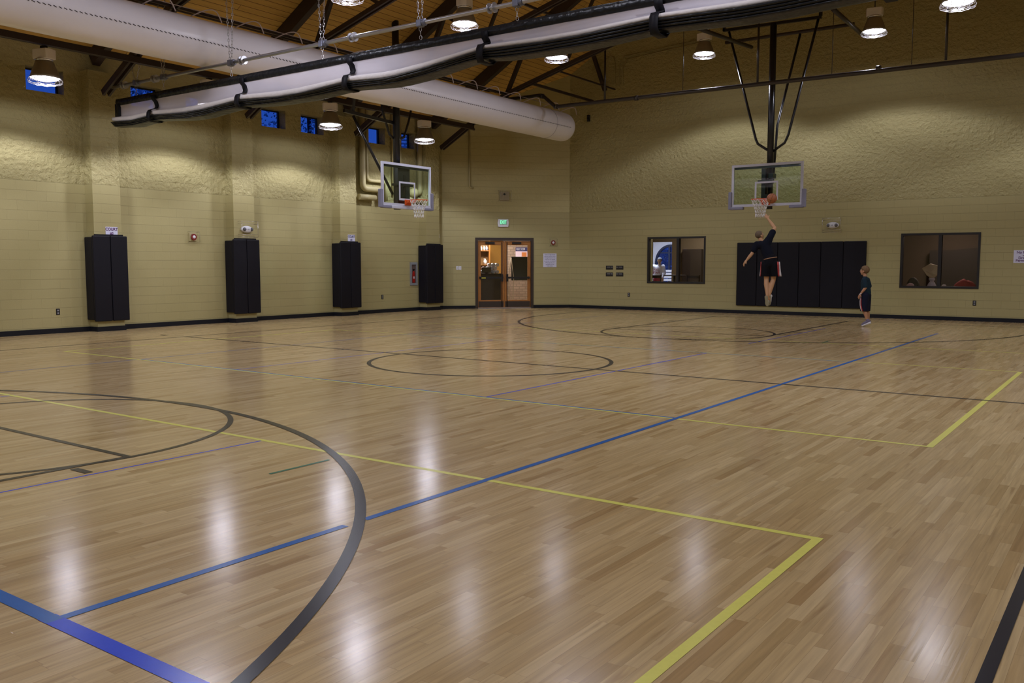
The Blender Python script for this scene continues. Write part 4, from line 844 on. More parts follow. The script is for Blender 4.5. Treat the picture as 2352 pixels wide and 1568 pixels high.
# dark table and chairs in lounge
def table(x, y, w, h, lab):
    t = empty('cafe_table', loc=(x, y, 0), label=lab, cat='table'); b = MB(); b.lathe([(0, h-0.03), (w, h-0.03), (w, h), (0, h)], 24); b.build('tabletop', M_roomd, t)
    b = MB(); b.tube([(0, 0, 0.02), (0, 0, h-0.03)], 0.04, 10); b.build('pedestal', M_roomd, t); b = MB(); b.lathe([(0, 0), (0.26, 0), (0.26, 0.02), (0, 0.03)], 20); b.build('base', M_roomd, t)
table(-12.6, 26.6, 0.36, 1.09, 'dark round high table behind the mullion of the lounge window')
def bchair(x, y, rz, lab):
    c = empty('ladder_back_chair', loc=(x, y, 0), label=lab, cat='chair', group='dark chairs in the lounge'); c.rotation_euler = (0, 0, rz)
    b = MB(); b.box((-0.19, -0.19, 0.68), (0.19, 0.19, 0.72)); b.build('seat', M_roomd, c)
    for sx_ in (-1, 1):
        b = MB(); b.beam((sx_*0.18, 0.18, 0), (sx_*0.2, 0.24, 1.09), 0.035, 0.035); b.build('back_post', M_roomd, c); b = MB(); b.beam((sx_*0.18, -0.17, 0), (sx_*0.18, -0.17, 0.68), 0.035, 0.035); b.build('leg', M_roomd, c)
    for z in (0.84, 1.03): b = MB(); b.beam((-0.2, 0.225, z), (0.2, 0.225, z), 0.02, 0.09); b.build('back_slat', M_roomd, c)
bchair(-11.92, 26.4, 0.15, 'dark ladder-back chair at the right side of the lounge window'); bchair(-13.35, 26.5, 0.0, 'dark chair in front of the bright doorway, left in the lounge window')
# room behind right window
M_store = plain('storage_wall_paint', (0.060, 0.042, 0.028), 0.85); M_stored = plain('dark_folding_panel', (0.014, 0.010, 0.010), 0.8)
b = MB(); b.box((-7.2, 28.6, 0), (-1.5, 28.8, 3.0)); roomobj('wall_storage_back', b, M_store)
b = MB(); b.box((-7.2, 25.46, 0), (-7.05, 28.6, 3.0)); roomobj('wall_storage_left', b, M_store)
b = MB(); b.box((-1.6, 25.46, 0), (-1.45, 28.6, 3.0)); roomobj('wall_storage_right', b, M_store)
b = MB(); b.box((-7.2, 25.46, 2.8), (-1.45, 28.8, 3.0)); roomobj('ceiling_storage', b, M_store)
b = MB(); b.prism([(-5.3, 0), (-2.0, 0), (-2.0, 2.1), (-4.7, 1.85), (-5.3, 1.85)], 28.35, 28.6, axis=1); tag(b.build('dark_partition', M_stored), 'dark folded partition at the back of the room behind the right window', 'partition')
led = MB(); led.box((-5.7, 25.46, 0.70), (-3.2, 26.0, 0.80)); tag(led.build('window_counter', plain('counter_wood', (0.16, 0.09, 0.05), 0.5)), 'brown counter just behind the right far-wall window', 'counter')
LZ = 0.80
b = MB(); b.sphere((-5.19, 25.72, LZ+0.02), 0.20, 20, sc=(0.85, 0.6, 1.35)); 
for v in b.b.verts: v.co.z = max(v.co.z, LZ)
bp_ = b.build('backpack', plain('black_bag_cloth', (0.015, 0.017, 0.016), 0.7, bump=0.01, bscale=20)); tag(bp_, 'black rounded backpack on the counter, left in the right window', 'backpack')
b = MB(); b.sphere((-5.22, 25.535, LZ+0.06), 0.10, 14, sc=(1.0, 0.4, 0.8)); 
for v in b.b.verts: v.co.z = max(v.co.z, LZ+0.001)
tag(b.build('folded_cloth', plain('pink_white_cloth', (0.62, 0.45, 0.50), 0.8)), 'small pink and white cloth in front of the black backpack', 'cloth')
# knotted bag: flared top over narrow neck
kb = empty('tied_bag', loc=(-4.72, 25.68, LZ), label='white plastic bag tied at its neck, flaring out above, by the window mullion', cat='bag')
b = MB(); b.lathe([(0.0, 0.0), (0.145, 0.0), (0.12, 0.06), (0.08, 0.14), (0.045, 0.19), (0.07, 0.22), (0.085, 0.255), (0.05, 0.29)], 20)
for v in b.b.verts: v.co.y *= 0.6; v.co.x += 0.012*noise.noise(v.co*14)
b.build('bag_body', plain('white_bag_plastic', (0.82, 0.84, 0.95), 0.5), kb)
b = MB(); rows = []
out_ = [(-0.05, 0.28), (-0.13, 0.36), (-0.19, 0.45), (-0.25, 0.53), (-0.05, 0.66), (0.14, 0.60), (0.22, 0.57), (0.17, 0.42), (0.10, 0.33), (0.04, 0.28)]
b.prism(out_, -0.05, 0.05, axis=1); bmesh.ops.subdivide_edges(b.b, edges=b.b.edges[:], cuts=2, use_grid_fill=True)
for v in b.b.verts: v.co.y += 0.05*noise.noise(v.co*9)
b.build('flared_top', plain('cream_bag_plastic', (0.85, 0.80, 0.55), 0.6), kb, bevel=0.01)
b = MB(); b.sphere((-4.41, 25.62, LZ+0.06), 0.07, 12, sc=(0.9, 0.5, 0.8)); tag(b.build('crumpled_tissue', M_white), 'tiny white crumpled tissue right of the mullion on the counter', 'tissue')
b = MB(); b.sphere((-3.92, 25.72, LZ), 0.25, 24, sc=(1.15, 0.6, 0.95))
for v in b.b.verts: v.co += Vector((1, 0.5, 1))*0.10*noise.noise(v.co*7); v.co.z = max(v.co.z, LZ)
tag(b.build('red_jacket', plain('red_cloth', (0.35, 0.02, 0.03), 0.8)), 'crumpled red jacket on the counter, right in the right window', 'jacket')
arealight('storage_room_light', (-4.6, 27.2, 2.75), 0.5, 55.0, (1.0, 0.85, 0.75))
arealight('lounge_light', (-12.0, 26.9, 2.85), 0.5, 30.0, (1.0, 0.85, 0.7))
# ---- lobby behind the double doors (local frame of the corner wall, n negative = outside)
b = MB(); b.box((-0.6, 0, -4.4), (5.6, 3.0, -4.2)); struct(b.build('wall_lobby_back', plain('lobby_tan_wall', (0.55, 0.28, 0.05), 0.7), mw=FC))
b = MB(); b.box((0.35, 2.75, -4.2), (5.6, 2.9, -0.4)); struct(b.build('ceiling_lobby', M_roomw, mw=FC))
b = MB(); b.box((0.35, 0, -4.2), (0.5, 2.75, -0.4)); struct(b.build('wall_lobby_left', plain('lobby_dark_wood', (0.22, 0.10, 0.03), 0.6), mw=FC))
b = MB(); b.box((2.62, 0, -3.4), (5.4, 2.75, -3.1)); struct(b.build('wall_lobby_stone', stone_material('lobby_stone', (0.30, 0.22, 0.17), (0.23, 0.16, 0.12), 0.22, 0.09), mw=FC))
for nm, a, e in (('lobby_light_left', 1.9, 90), ('lobby_light_right', 3.3, 14)):
    ld = bpy.data.lights.new(nm, 'AREA'); ld.size = 0.6; ld.energy = e; ld.color = (1.0, 0.86, 0.72); o = bpy.data.objects.new(nm, ld); COL.objects.link(o); o.matrix_world = at(FC, a, 2.7, -2.2) @ Matrix.Rotation(PI/2, 4, 'X') @ Matrix.Rotation(PI, 4, 'X') @ Matrix.Identity(4)
    o.rotation_euler = (0, 0, 0)
sh = empty('wall_shelf', mw=at(FC, 1.15, 0, -3.0), label='wooden shelf unit with bottles seen through the left door leaf', cat='shelf')
for h in (1.42, 1.93): b = MB(); b.box((0, h-0.02, -0.25), (0.95, h, 0.0)); b.build('shelf_board', M_wood, sh)
b = MB(); b.box((0.90, 0, -0.25), (0.95, 2.3, 0.0)); b.build('side_panel', M_wood, sh); b = MB(); b.box((0, 0.9, -0.27), (0.95, 2.3, -0.25)); b.build('back_panel', plain('shelf_back', (0.20, 0.11, 0.04), 0.6), sh)
def bottle(a, h, n, r, H, m, lab, grp='white bottles on the lobby shelf'):
    o = empty('bottle', mw=at(FC, a, h, n), label=lab, cat='bottle', group=grp)
    b = MB(); b.lathe([(0, 0), (r, 0), (r, H*0.65), (r*0.4, H*0.8), (r*0.4, H*0.9), (0, H*0.9)], 14, ax=1); b.build('bottle_body', m, o)
    b = MB(); b.box((-r*0.9, H*0.9, -0.01), (r*0.3, H, 0.01)); b.build('pump_head', M_white, o)
bottle(1.78, 1.93, -3.1, 0.05, 0.16, M_white, 'white bottle on the upper shelf behind the left door, left one'); bottle(1.90, 1.93, -3.1, 0.035, 0.17, M_white, 'slim white bottle on the upper shelf behind the left door, middle')
bottle(1.99, 1.93, -3.1, 0.04, 0.17, plain('pale_blue_bottle', (0.4, 0.5, 0.75), 0.4), 'pale blue bottle on the upper shelf behind the left door, right one'); bottle(1.93, 1.42, -3.1, 0.06, 0.22, M_white, 'white pump bottle on the lower shelf behind the left door')
dk = empty('reception_desk', mw=at(FC, 0.9, 0, -1.6), label='dark reception desk behind the left door leaf', cat='desk')
b = MB(); b.box((0, 0, -0.7), (1.38, 1.08, 0.0)); b.build('desk_body', plain('desk_dark', (0.025, 0.021, 0.015), 0.6), dk); b = MB(); b.box((-0.02, 1.08, -0.72), (1.40, 1.12, 0.03)); b.build('desk_top', M_black, dk)
bottle(1.38, 1.12, -1.75, 0.045, 0.20, M_white, 'white pump bottle on the desk behind the left door, left one', 'soap bottles on the desk'); bottle(1.47, 1.12, -1.8, 0.045, 0.24, M_white, 'taller white pump bottle on the desk, right one', 'soap bottles on the desk')
tw = [plain('towel_white', (0.62, 0.64, 0.72), 0.9), plain('towel_pink', (0.62, 0.40, 0.48), 0.9), plain('towel_blue', (0.42, 0.48, 0.62), 0.9)]
k = 0; wh = ['white', 'pink', 'pale blue']
for r_, row in enumerate(((1.60, 1.73, 1.86, 1.99, 2.12), (1.665, 1.795, 1.925, 2.055), (1.86, 1.99, 2.12))):
    for q, a in enumerate(row):
        ci = 1 if (r_ == 1 and q == 0) else (2 if (r_+q) % 3 == 0 else 0)
        b = MB(); b.tube([(0, 0.05, -0.14), (0, 0.05, 0.14)], 0.060, 14); b.tube([(0.0, 0.05, 0.14), (0, 0.05, 0.143)], 0.03, 10)
        tag(b.build('rolled_towel', tw[ci], mw=at(FC, a, 1.132+r_*0.118, -1.85)), '%s rolled towel in %s row of the desk pile, %s from left' % (wh[ci], ('bottom', 'middle', 'top')[r_], ('first', 'second', 'third', 'fourth', 'fifth')[q]), 'towel', 'rolled towels piled on the desk')
mo = empty('computer_monitor', mw=at(FC, 1.72, 1.12, -1.62), label='back of a dark monitor in front of the towels on the desk', cat='monitor')
b = MB(); b.box((-0.16, 0.03, -0.02), (0.16, 0.22, 0.0)); b.build('screen_housing', plain('monitor_dark', (0.06, 0.055, 0.04), 0.6), mo, bevel=0.01); b = MB(); b.box((-0.04, 0, -0.03), (0.04, 0.05, 0.02)); b.build('stand', M_black, mo)
# folding display board behind right leaf, poster on stone wall
sb = empty('sandwich_board', mw=at(FC, 2.55, 0, -1.5), label='dark sandwich board with pale legs behind the right door leaf', cat='display board')
b = MB(); b.box((0.02, 0.88, -0.03), (0.60, 1.70, 0.0)); b.build('board_panel', plain('chalkboard', (0.022, 0.026, 0.024), 0.5), sb, bevel=0.015)
for a0, a1_, n0 in ((0.0, -0.08, 0.0), (0.02, 0.10, 0.02)): b = MB(); b.tube([(a0, 1.66, n0), (a1_, 0.95, n0), ((a1_+a0)/2, 0.02, n0)], 0.012, 8); b.build('leg', plain('pale_tube', (0.5, 0.42, 0.30), 0.4), sb)
b = MB(); b.tube([(0.60, 0.9, 0.0), (0.60, 0.02, 0.0)], 0.012, 8); b.build('leg', M_black, sb)
ps = empty('poster', mw=at(FC, 3.30, 1.85, -3.095), label='poster with dark heading band on the stone wall behind the right leaf', cat='poster')
b = MB(); b.box((-0.25, -0.28, 0), (0.42, 0.2, 0.004)); b.build('poster_sheet', plain('poster_pink', (0.62, 0.50, 0.62), 0.6), ps)
b = MB(); b.box((-0.25, 0.06, 0.004), (0.42, 0.2, 0.006)); b.build('heading_band', M_ink, ps); text('FGCC COM', 0.10, M_white, ps, (-0.06, 0.13, 0.007), sx_=0.62)
b = MB(); b.box((-0.02, -0.22, 0.004), (0.16, 0.02, 0.006)); b.build('poster_picture', plain('orange_print', (0.5, 0.16, 0.04), 0.6), ps)
# ================================================================== OUTSIDE
M_leaf = plain('dusk_leaves', (0.45, 0.62, 0.70), 0.7, var=0.4, scale=3); M_bark = plain('bark', (0.05, 0.035, 0.03), 0.9)
def tree(x, y, h, r, lab, seed):
    rnd = random.Random(seed); t = empty('tree', loc=(x, y, 0), label=lab, cat='tree', group='trees outside the windows')
    b = MB(); b.tube([(0, 0, 0), (0.1, 0.05, h*0.5), (0, 0, h)], [0.18, 0.12, 0.05], 8); b.build('trunk', M_bark, t)
    b = MB()
    for i in range(3500):
        u = Vector((rnd.gauss(0, 1), rnd.gauss(0, 1), rnd.gauss(0, 1))).normalized()*r*(rnd.random()**0.4); c = Vector((0, 0, h)) + Vector((u.x, u.y, u.z*1.2)); s_ = 0.04+0.06*rnd.random()
        a = Vector((rnd.uniform(-1, 1), rnd.uniform(-1, 1), rnd.uniform(-1, 1))).normalized(); e = a.orthogonal().normalized()
        f = b.b.faces.new([b.b.verts.new(c + a*s_), b.b.verts.new(c + e*s_*0.6), b.b.verts.new(c - a*s_), b.b.verts.new(c - e*s_*0.6)])
    b.build('foliage', M_leaf, t, recalc=False)['kind'] = 'stuff'
for i, (x, y, h, r, lab) in enumerate(((-25.0, 16.5, 8.0, 2.2, 'dusky leafy tree outside the leftmost high windows'), (-26.5, 23.5, 8.6, 2.4, 'dusky leafy tree outside the high windows behind the curtain end'), (-25.0, 30.0, 8.2, 2.4, 'dusky leafy tree outside the high windows left of the left hoop'),
                                       (-17.2, 37.0, 1.8, 1.5, 'dusky shrub outside the arched window'))): tree(x, y, h, r, lab, 50+i)
b = MB()
for k in range(16): b.beam((-20.3, 26.2 + 0, 5.15 + k*0.11), (-20.3, 21.2, 5.15 + k*0.11 - 0.35), 0.05, 0.05)
for yy, zz in ((21.3, -0.5), (25.2, 2.91)): b.beam((-20.36, yy, zz), (-20.36, yy, 7.0), 0.08, 0.08)
pv = b.build('louvre_screen', plain('pale_metal_siding', (0.75, 0.78, 0.9), 0.4, metal=0.2)); tag(pv, 'pale slanted louvre slats outside the high windows nearest the corner', 'louvre')
gd = MB(); gd.box((-60, -40, -0.6), (-18.95, 80, -0.5)); struct(gd.build('trim_1', plain('dusk_ground', (0.03, 0.04, 0.04), 0.9)))
# ================================================================== PEOPLE
def blob(name, parts, mat, parent=None, vox=0.012, smooth=4, mats=None):
    """one continuous surface: parts = list of ('c', [(p, r), ...]) chains or ('s', centre, (rx,ry,rz), Matrix)"""
    b = MB()
    for p in parts:
        if p[0] == 'c':
            ch = p[1]
            for (p0, r0), (p1, r1) in zip(ch, ch[1:]):
                b.tube([p0, p1], [r0, r1], 14)
            for (q, r) in ch: b.sphere(q, r, 14)
        else: b.sphere(p[1], 1.0, 20, sc=p[2], M=(p[3] if len(p) > 3 else None))
    o = b.build('tmp', mat, recalc=True)
    rm = o.modifiers.new('r', 'REMESH'); rm.mode = 'VOXEL'; rm.voxel_size = vox; rm.use_smooth_shade = True
    if smooth: sm = o.modifiers.new('s', 'SMOOTH'); sm.iterations = smooth; sm.factor = 0.5
    dg = bpy.context.evaluated_depsgraph_get(); me = bpy.data.meshes.new_from_object(o.evaluated_get(dg)); bpy.data.objects.remove(o)
    me.name = name; r = bpy.data.objects.new(name, me); COL.objects.link(r)
    if not me.materials: me.materials.append(mat)
    if parent: r.parent = parent; r.matrix_parent_inverse = parent.matrix_world.inverted()
    return r
def V(*a): return Vector(a)
def hand_parts(wr, dirv, palm_n, side, curl=0.5, s=1.0):
    """palm + 4 unequal fingers + thumb. dirv: wrist->knuckles, palm_n: palm normal, side: +1/-1 thumb side"""
    d = dirv.normalized(); n = (palm_n - d*palm_n.dot(d)).normalized(); w = d.cross(n)*side
    out = [('c', [(wr, 0.026*s), (wr + d*0.045*s, 0.030*s)])]
    kb = wr + d*0.085*s
    for k, (off, ln) in enumerate(((0.030, 0.072), (0.010, 0.080), (-0.010, 0.075), (-0.029, 0.060))):
        k0 = kb + w*off*s; out.append(('c', [(wr + d*0.03*s + w*off*0.7*s, 0.017*s), (k0, 0.0125*s)]))
        a1 = (d + n*curl*0.6).normalized(); a2 = (d + n*curl*1.6).normalized()
        p1 = k0 + a1*ln*0.5*s + w*off*0.25*s; p2 = p1 + a2*ln*0.5*s; out.append(('c', [(k0, 0.0105*s), (p1, 0.0092*s), (p2, 0.0075*s)]))
    t0 = wr + d*0.025*s + w*0.028*s; t1 = t0 + (w*0.8 + d*0.6 + n*0.3).normalized()*0.036*s; t2 = t1 + (w*0.35 + d + n*0.3).normalized()*0.032*s
    out.append(('c', [(t0, 0.016*s), (t1, 0.012*s), (t2, 0.009*s)]))
    return out
SK = plain('skin_tanned', (0.46, 0.25, 0.12), 0.55, var=0.06); SK2 = plain('skin_boy', (0.42, 0.21, 0.11), 0.55, var=0.06)
HAIR = plain('short_brown_hair', (0.11, 0.075, 0.042), 0.8, bump=0.004, bscale=90); HAIRB = plain('light_brown_hair', (0.15, 0.085, 0.035), 0.8, bump=0.004, bscale=90); HAIRG = plain('grey_hair', (0.16, 0.16, 0.17), 0.9)
NAVY = plain('navy_tshirt', (0.005, 0.006, 0.012), 0.9, spec=0.15, bump=0.01, bscale=9); TEAL = plain('dark_teal_tshirt', (0.010, 0.024, 0.036), 0.9, spec=0.2, bump=0.008, bscale=10); SHB = plain('black_shorts', (0.004, 0.004, 0.007), 0.8, spec=0.15, bump=0.01, bscale=8); SHN = plain('navy_shorts', (0.006, 0.008, 0.024), 0.8, spec=0.2)
SWH = plain('white_trim_cloth', (0.62, 0.55, 0.55), 0.7); SRD = plain('red_trim_cloth', (0.35, 0.03, 0.03), 0.7); SHOE = plain('white_shoe', (0.62, 0.60, 0.62), 0.5); SOLE = plain('shoe_sole', (0.30, 0.28, 0.18), 0.7); SHOEG = plain('grey_purple_shoe', (0.14, 0.12, 0.19), 0.6)
EYEW = plain('eye_white', (0.6, 0.6, 0.6), 0.3); EYED = plain('eye_dark', (0.02, 0.015, 0.01), 0.3)
def head_parts(c, up, fwd, s=1.0, neck=None, nr=0.052):
    up = up.normalized(); fwd = (fwd - up*fwd.dot(up)).normalized(); rt = fwd.cross(up)
    R_ = Matrix((rt, fwd, up)).transposed().to_4x4()
    P = lambda x, y, z: c + rt*x*s + fwd*y*s + up*z*s
    pr = [('s', P(0, -0.012, 0.03), (0.076*s, 0.092*s, 0.086*s), R_), ('s', P(0, 0.022, -0.035), (0.060*s, 0.066*s, 0.072*s), R_), ('c', [(P(0, 0.05, -0.085), 0.026*s), (P(0, 0.058, -0.078), 0.022*s)]),
          ('c', [(P(0, 0.085, 0.01), 0.010*s), (P(0, 0.104, -0.022), 0.013*s)]), ('c', [(P(-0.022, 0.086, -0.055), 0.008*s), (P(0.022, 0.086, -0.055), 0.008*s)]), ('c', [(P(-0.04, 0.078, 0.028), 0.011*s), (P(0.04, 0.078, 0.028), 0.011*s)])]
    for q in (-1, 1): pr.append(('s', P(q*0.080, -0.008, -0.012), (0.012*s, 0.022*s, 0.034*s), R_))
    if neck is not None: pr.append(('c', [(neck, nr), (P(0, -0.015, -0.07), nr*0.95)]))
    return pr, P, R_
def hair_cap(name, c, P, R_, mat, parent, s, low=-0.02, front=0.045, puff=1.0):
    b = MB(); b.sphere(P(0, -0.014, 0.032), 1.0, 28, sc=(0.083*s*puff, 0.099*s*puff, 0.092*s*puff), M=R_)
    inv = R_.inverted()
    kill = []
    for v in b.b.verts:
        l = inv @ (v.co - c); y, z = l.y/s, l.z/s
        if (y > front and z < 0.062) or z < low - 0.02*(1 if y < -0.02 else 0) or (y > -0.0 and z < 0.0) : kill.append(v)
        v.co += (v.co - P(0, -0.014, 0.032)).normalized()*0.004*s*noise.noise(v.co*60)
    bmesh.ops.delete(b.b, geom=kill, context='VERTS'); o = b.build(name, mat, recalc=True); so = o.modifiers.new('so', 'SOLIDIFY'); so.thickness = 0.014*s; so.offset = -1
    o.parent = parent; o.matrix_parent_inverse = parent.matrix_world.inverted(); return o
def eyes(P, parent, s):
    for q in (-1, 1):
        b = MB(); b.sphere(P(q*0.030, 0.078, 0.012), 0.011*s, 10); o = b.build('eye', EYEW, parent=None); o.parent = parent; o.matrix_parent_inverse = parent.matrix_world.inverted()
        b = MB(); b.sphere(P(q*0.030, 0.0865, 0.012), 0.0055*s, 8); p = b.build('pupil', EYED); p.parent = o; p.matrix_parent_inverse = parent.matrix_world.inverted() 
def child(o, parent): o.parent = parent; o.matrix_parent_inverse = parent.matrix_world.inverted(); return o
def shoe(name, heel, toe, up, m_up, m_sole, parent, s=1.0):
    d = (toe-heel).normalized(); u = (up - d*up.dot(d)).normalized(); w = d.cross(u); L_ = (toe-heel).length
    def Q(f, uu, ww=0): return heel + d*L_*f + u*uu*s + w*ww*s
    o = blob(name, [('c', [(Q(0.10, 0.045), 0.038*s), (Q(0.35, 0.045), 0.043*s), (Q(0.65, 0.035), 0.043*s), (Q(0.90, 0.025), 0.034*s)]), ('c', [(Q(0.14, 0.05), 0.040*s), (Q(0.22, 0.10), 0.042*s)])], m_up, parent, vox=0.010*s, smooth=3)
    b = MB(); rows = []
    prof = [(-0.02, .028), (0.05, .038), (0.25, .038), (0.45, .036), (0.7, .045), (0.88, .040), (1.0, .022)]
    top = [[Q(f, 0.015, -ww), Q(f, 0.015, ww)] for f, ww in prof]; bot = [[Q(f, -0.015, ww), Q(f, -0.015, -ww)] for f, ww in prof]
    V_ = b.grid([t + q for t, q in zip(top, bot)], closed=True, smooth=False); b.b.faces.new(V_[0]); b.b.faces.new(V_[-1][::-1]); so = b.build('sole', m_sole, bevel=0.004); child(so, o)
    return o
# ---------- jumping player, seen from behind, right arm raised to the rim
mp_ = V(-7.49, 21.0, 0.46)
J = dict(head=V(-7.775, 21.14, 2.135), neck=V(-7.70, 21.09, 1.99), chest=V(-7.60, 21.06, 1.86), mid=V(-7.53, 21.04, 1.70), waist=V(-7.475, 21.03, 1.585), pelv=V(-7.445, 21.0, 1.48),
         sR=V(-7.51, 21.10, 2.075), eR=V(-7.455, 21.28, 2.315), wR=V(-7.655, 21.36, 2.545), sL=V(-7.79, 21.0, 1.915), eL=V(-7.878, 20.93, 1.70), wL=V(-7.995, 20.88, 1.535),
         hL=V(-7.53, 20.99, 1.42), hR=V(-7.36, 21.02, 1.42), kL=V(-7.545, 21.04, 1.075), kR=V(-7.39, 21.08, 1.075), aL=V(-7.475, 20.93, 0.70), aR=V(-7.445, 20.98, 0.705))
upv = V(-0.25, -0.28, 1).normalized(); fw = V(0.55, 0.75, 0.35)
hp_, P, R_ = head_parts(J['head'], upv, fw, 1.0, J['neck'])
parts = hp_ + [('c', [(J['neck'], 0.055), (J['chest'], 0.105), (J['mid'], 0.115), (J['waist'], 0.112), (J['pelv'], 0.125)]), ('c', [(J['sL'], 0.062), (J['chest'], 0.10), (J['sR'], 0.062)]),
     ('c', [(J['sR'], 0.058), (J['sR'].lerp(J['eR'], .5), 0.050), (J['eR'], 0.041), (J['eR'].lerp(J['wR'], .35), 0.042), (J['wR'], 0.026)]), ('c', [(J['sL'], 0.056), (J['sL'].lerp(J['eL'], .5), 0.050), (J['eL'], 0.040), (J['eL'].lerp(J['wL'], .35), 0.041), (J['wL'], 0.026)]),
     ('c', [(J['pelv'], 0.12), (J['hL'], 0.095), (J['kL'], 0.058), (J['kL'].lerp(J['aL'], .3) - V(0, 0.015, 0), 0.060), (J['aL'], 0.036), (J['aL']+V(0, 0.02, -0.1), 0.034)]), ('c', [(J['pelv'], 0.12), (J['hR'], 0.095), (J['kR'], 0.058), (J['kR'].lerp(J['aR'], .3) - V(0, 0.015, 0), 0.060), (J['aR'], 0.036), (J['aR']+V(0, 0.02, -0.1), 0.034)])]
parts += hand_parts(J['wR'], V(-0.75, 0.25, 0.85), V(-0.35, 0.8, 0.2), -1, 0.45, 1.0); parts += hand_parts(J['wL'], V(-0.55, -0.2, -0.8), V(0.5, 0.5, -0.3), 1, 0.5, 1.0)
man = blob('person', parts, SK, None, vox=0.0095, smooth=2); tag(man, 'man in dark t-shirt and black shorts leaping with one arm stretched to the hoop', 'person')
hair_cap('hair', J['head'], P, R_, HAIR, man, 1.0, low=-0.075)
eyes(P, man, 1.0)
sh_ = [('c', [(J['neck'] - V(0, 0, 0.03), 0.070), (J['chest'], 0.135), (J['mid'], 0.142), (J['waist'], 0.138), (J['waist'].lerp(J['pelv'], .45), 0.140)]), ('c', [(J['sL'], 0.085), (J['chest'] + V(0, 0, .02), 0.125), (J['sR'], 0.085)]),
     ('c', [(J['sR'], 0.082), (J['sR'].lerp(J['eR'], .55), 0.080)]), ('c', [(J['sL'], 0.082), (J['sL'].lerp(J['eL'], .62), 0.078)])]
blob('t_shirt', sh_, NAVY, man, vox=0.012, smooth=5)
def shorts(name, pelv, hl, hr, bl, br, mat, parent, r0, r1, side_m=None, side2=None):
    o = blob(name, [('c', [(pelv + V(0, 0, 0.05), r0), (pelv - V(0, 0, .04), r0*1.03)]), ('c', [(hl, r0*0.86), (bl, r1)]), ('c', [(hr, r0*0.86), (br, r1)])], mat, parent, vox=0.012, smooth=4)
    # cut a clean hem
    b = bmesh.new(); b.from_mesh(o.data); zc = min(bl.z, br.z); bmesh.ops.bisect_plane(b, geom=b.verts[:]+b.edges[:]+b.faces[:], plane_co=(0, 0, zc), plane_no=(0, 0, 1), clear_inner=True); b.to_mesh(o.data); b.free()
    return o
pe = J['pelv']; SHO = shorts('shorts', pe + V(0, 0, .03), J['hL'], J['hR'], V(-7.56, 21.03, 1.15), V(-7.335, 21.07, 1.15), SHB, man, 0.150, 0.118)
def side_panel(name, path, wd, th, mat, parent):
    b = MB(); rows = []
    for (p, out_, w, t) in path: 
        a = out_.normalized(); s2 = V(0, 0, 1).cross(a).normalized(); rows.append([p - s2*w/2, p - s2*w/2 + a*t, p + s2*w/2 + a*t, p + s2*w/2])
    V_ = b.grid(rows, closed=True); b.b.faces.new(V_[0]); b.b.faces.new(V_[-1][::-1]); return child(b.build(name, mat), parent)
for s_, pa, pb_, wa, wb in ((-1, (-7.645, 20.935), (-7.664, 20.972), (-7.660, 20.985), (-7.680, 21.02)), (1, (-7.247, 20.95), (-7.232, 21.005), (-7.230, 20.99), (-7.216, 21.05))):
    zs_ = [1.50, 1.42, 1.34, 1.26, 1.20, 1.153]
    side_panel('side_panel', [(V(pa[0]+(pb_[0]-pa[0])*q/5, pa[1]+(pb_[1]-pa[1])*q/5, z), V(s_, -0.6, 0), 0.045, 0.012) for q, z in enumerate(zs_)], 0, 0, SRD, SHO)
    side_panel('side_piping', [(V(wa[0]+(wb[0]-wa[0])*q/5, wa[1]+(wb[1]-wa[1])*q/5, z), V(s_, -0.15, 0), 0.05+0.012*max(0, q-2), 0.012+0.002*q) for q, z in enumerate(zs_)], 0, 0, SWH, SHO)
b = MB(); b.tube([pe + V(0.148*math.cos(a), 0.148*math.sin(a), 0.10 + 0.03*math.cos(a)) for a in [2*PI*k/24 for k in range(24)]], 0.010, 6, closed=True); child(b.build('waistband', plain('waistband_tan', (0.40, 0.22, 0.12), 0.7)), SHO)
shoe('shoe', V(-7.49, 20.90, 0.68), V(-7.485, 20.99, 0.44), V(0, 1, 0.3), SHOE, SOLE, man, 1.0); shoe('shoe', V(-7.435, 20.96, 0.69), V(-7.475, 21.06, 0.455), V(0, 1, 0.3), SHOE, SOLE, man, 1.0)
# ---------- basketball
def ball(c, r):
    m, t, pb = newmat('basketball_leather')
    tc = N(t, 'ShaderNodeTexCoord'); sp = N(t, 'ShaderNodeSeparateXYZ'); t.links.new(tc.outputs['Object'], sp.inputs[0])
    ax = math_(t, 'ABSOLUTE', sp.outputs[0]); az = math_(t, 'ABSOLUTE', sp.outputs[2])
    ln = math_(t, 'LESS_THAN', math_(t, 'MINIMUM', ax, az), 0.0035)
    c3 = math_(t, 'LESS_THAN', math_(t, 'ABSOLUTE', math_(t, 'SUBTRACT', math_(t, 'ADD', math_(t, 'POWER', math_(t, 'MULTIPLY', sp.outputs[1], 1.0), 2.0), math_(t, 'POWER', math_(t, 'SUBTRACT', ax, r*1.25), 2.0)), (r*0.85)**2)), 0.0007)
    t.links.new(mixc(t, math_(t, 'MAXIMUM', ln, c3), (0.36, 0.115, 0.035), (0.02, 0.012, 0.01)), pb.inputs['Base Color']); pb.inputs['Roughness'].default_value = 0.5
    nz = N(t, 'ShaderNodeTexVoronoi'); nz.inputs['Scale'].default_value = 320; t.links.new(tc.outputs['Object'], nz.inputs['Vector']); bp = N(t, 'ShaderNodeBump'); bp.inputs['Distance'].default_value = 0.001; t.links.new(nz.outputs['Distance'], bp.inputs['Height']); t.links.new(bp.outputs[0], pb.inputs['Normal'])
    b = MB(); b.sphere((0, 0, 0), r, 40); o = b.build('basketball', m); o.location = c; o.rotation_euler = (0.5, 0.4, 0.3); tag(o, 'brown basketball in the air just right of the rim', 'ball')
ball((-7.49, 21.12, 3.015), 0.121)
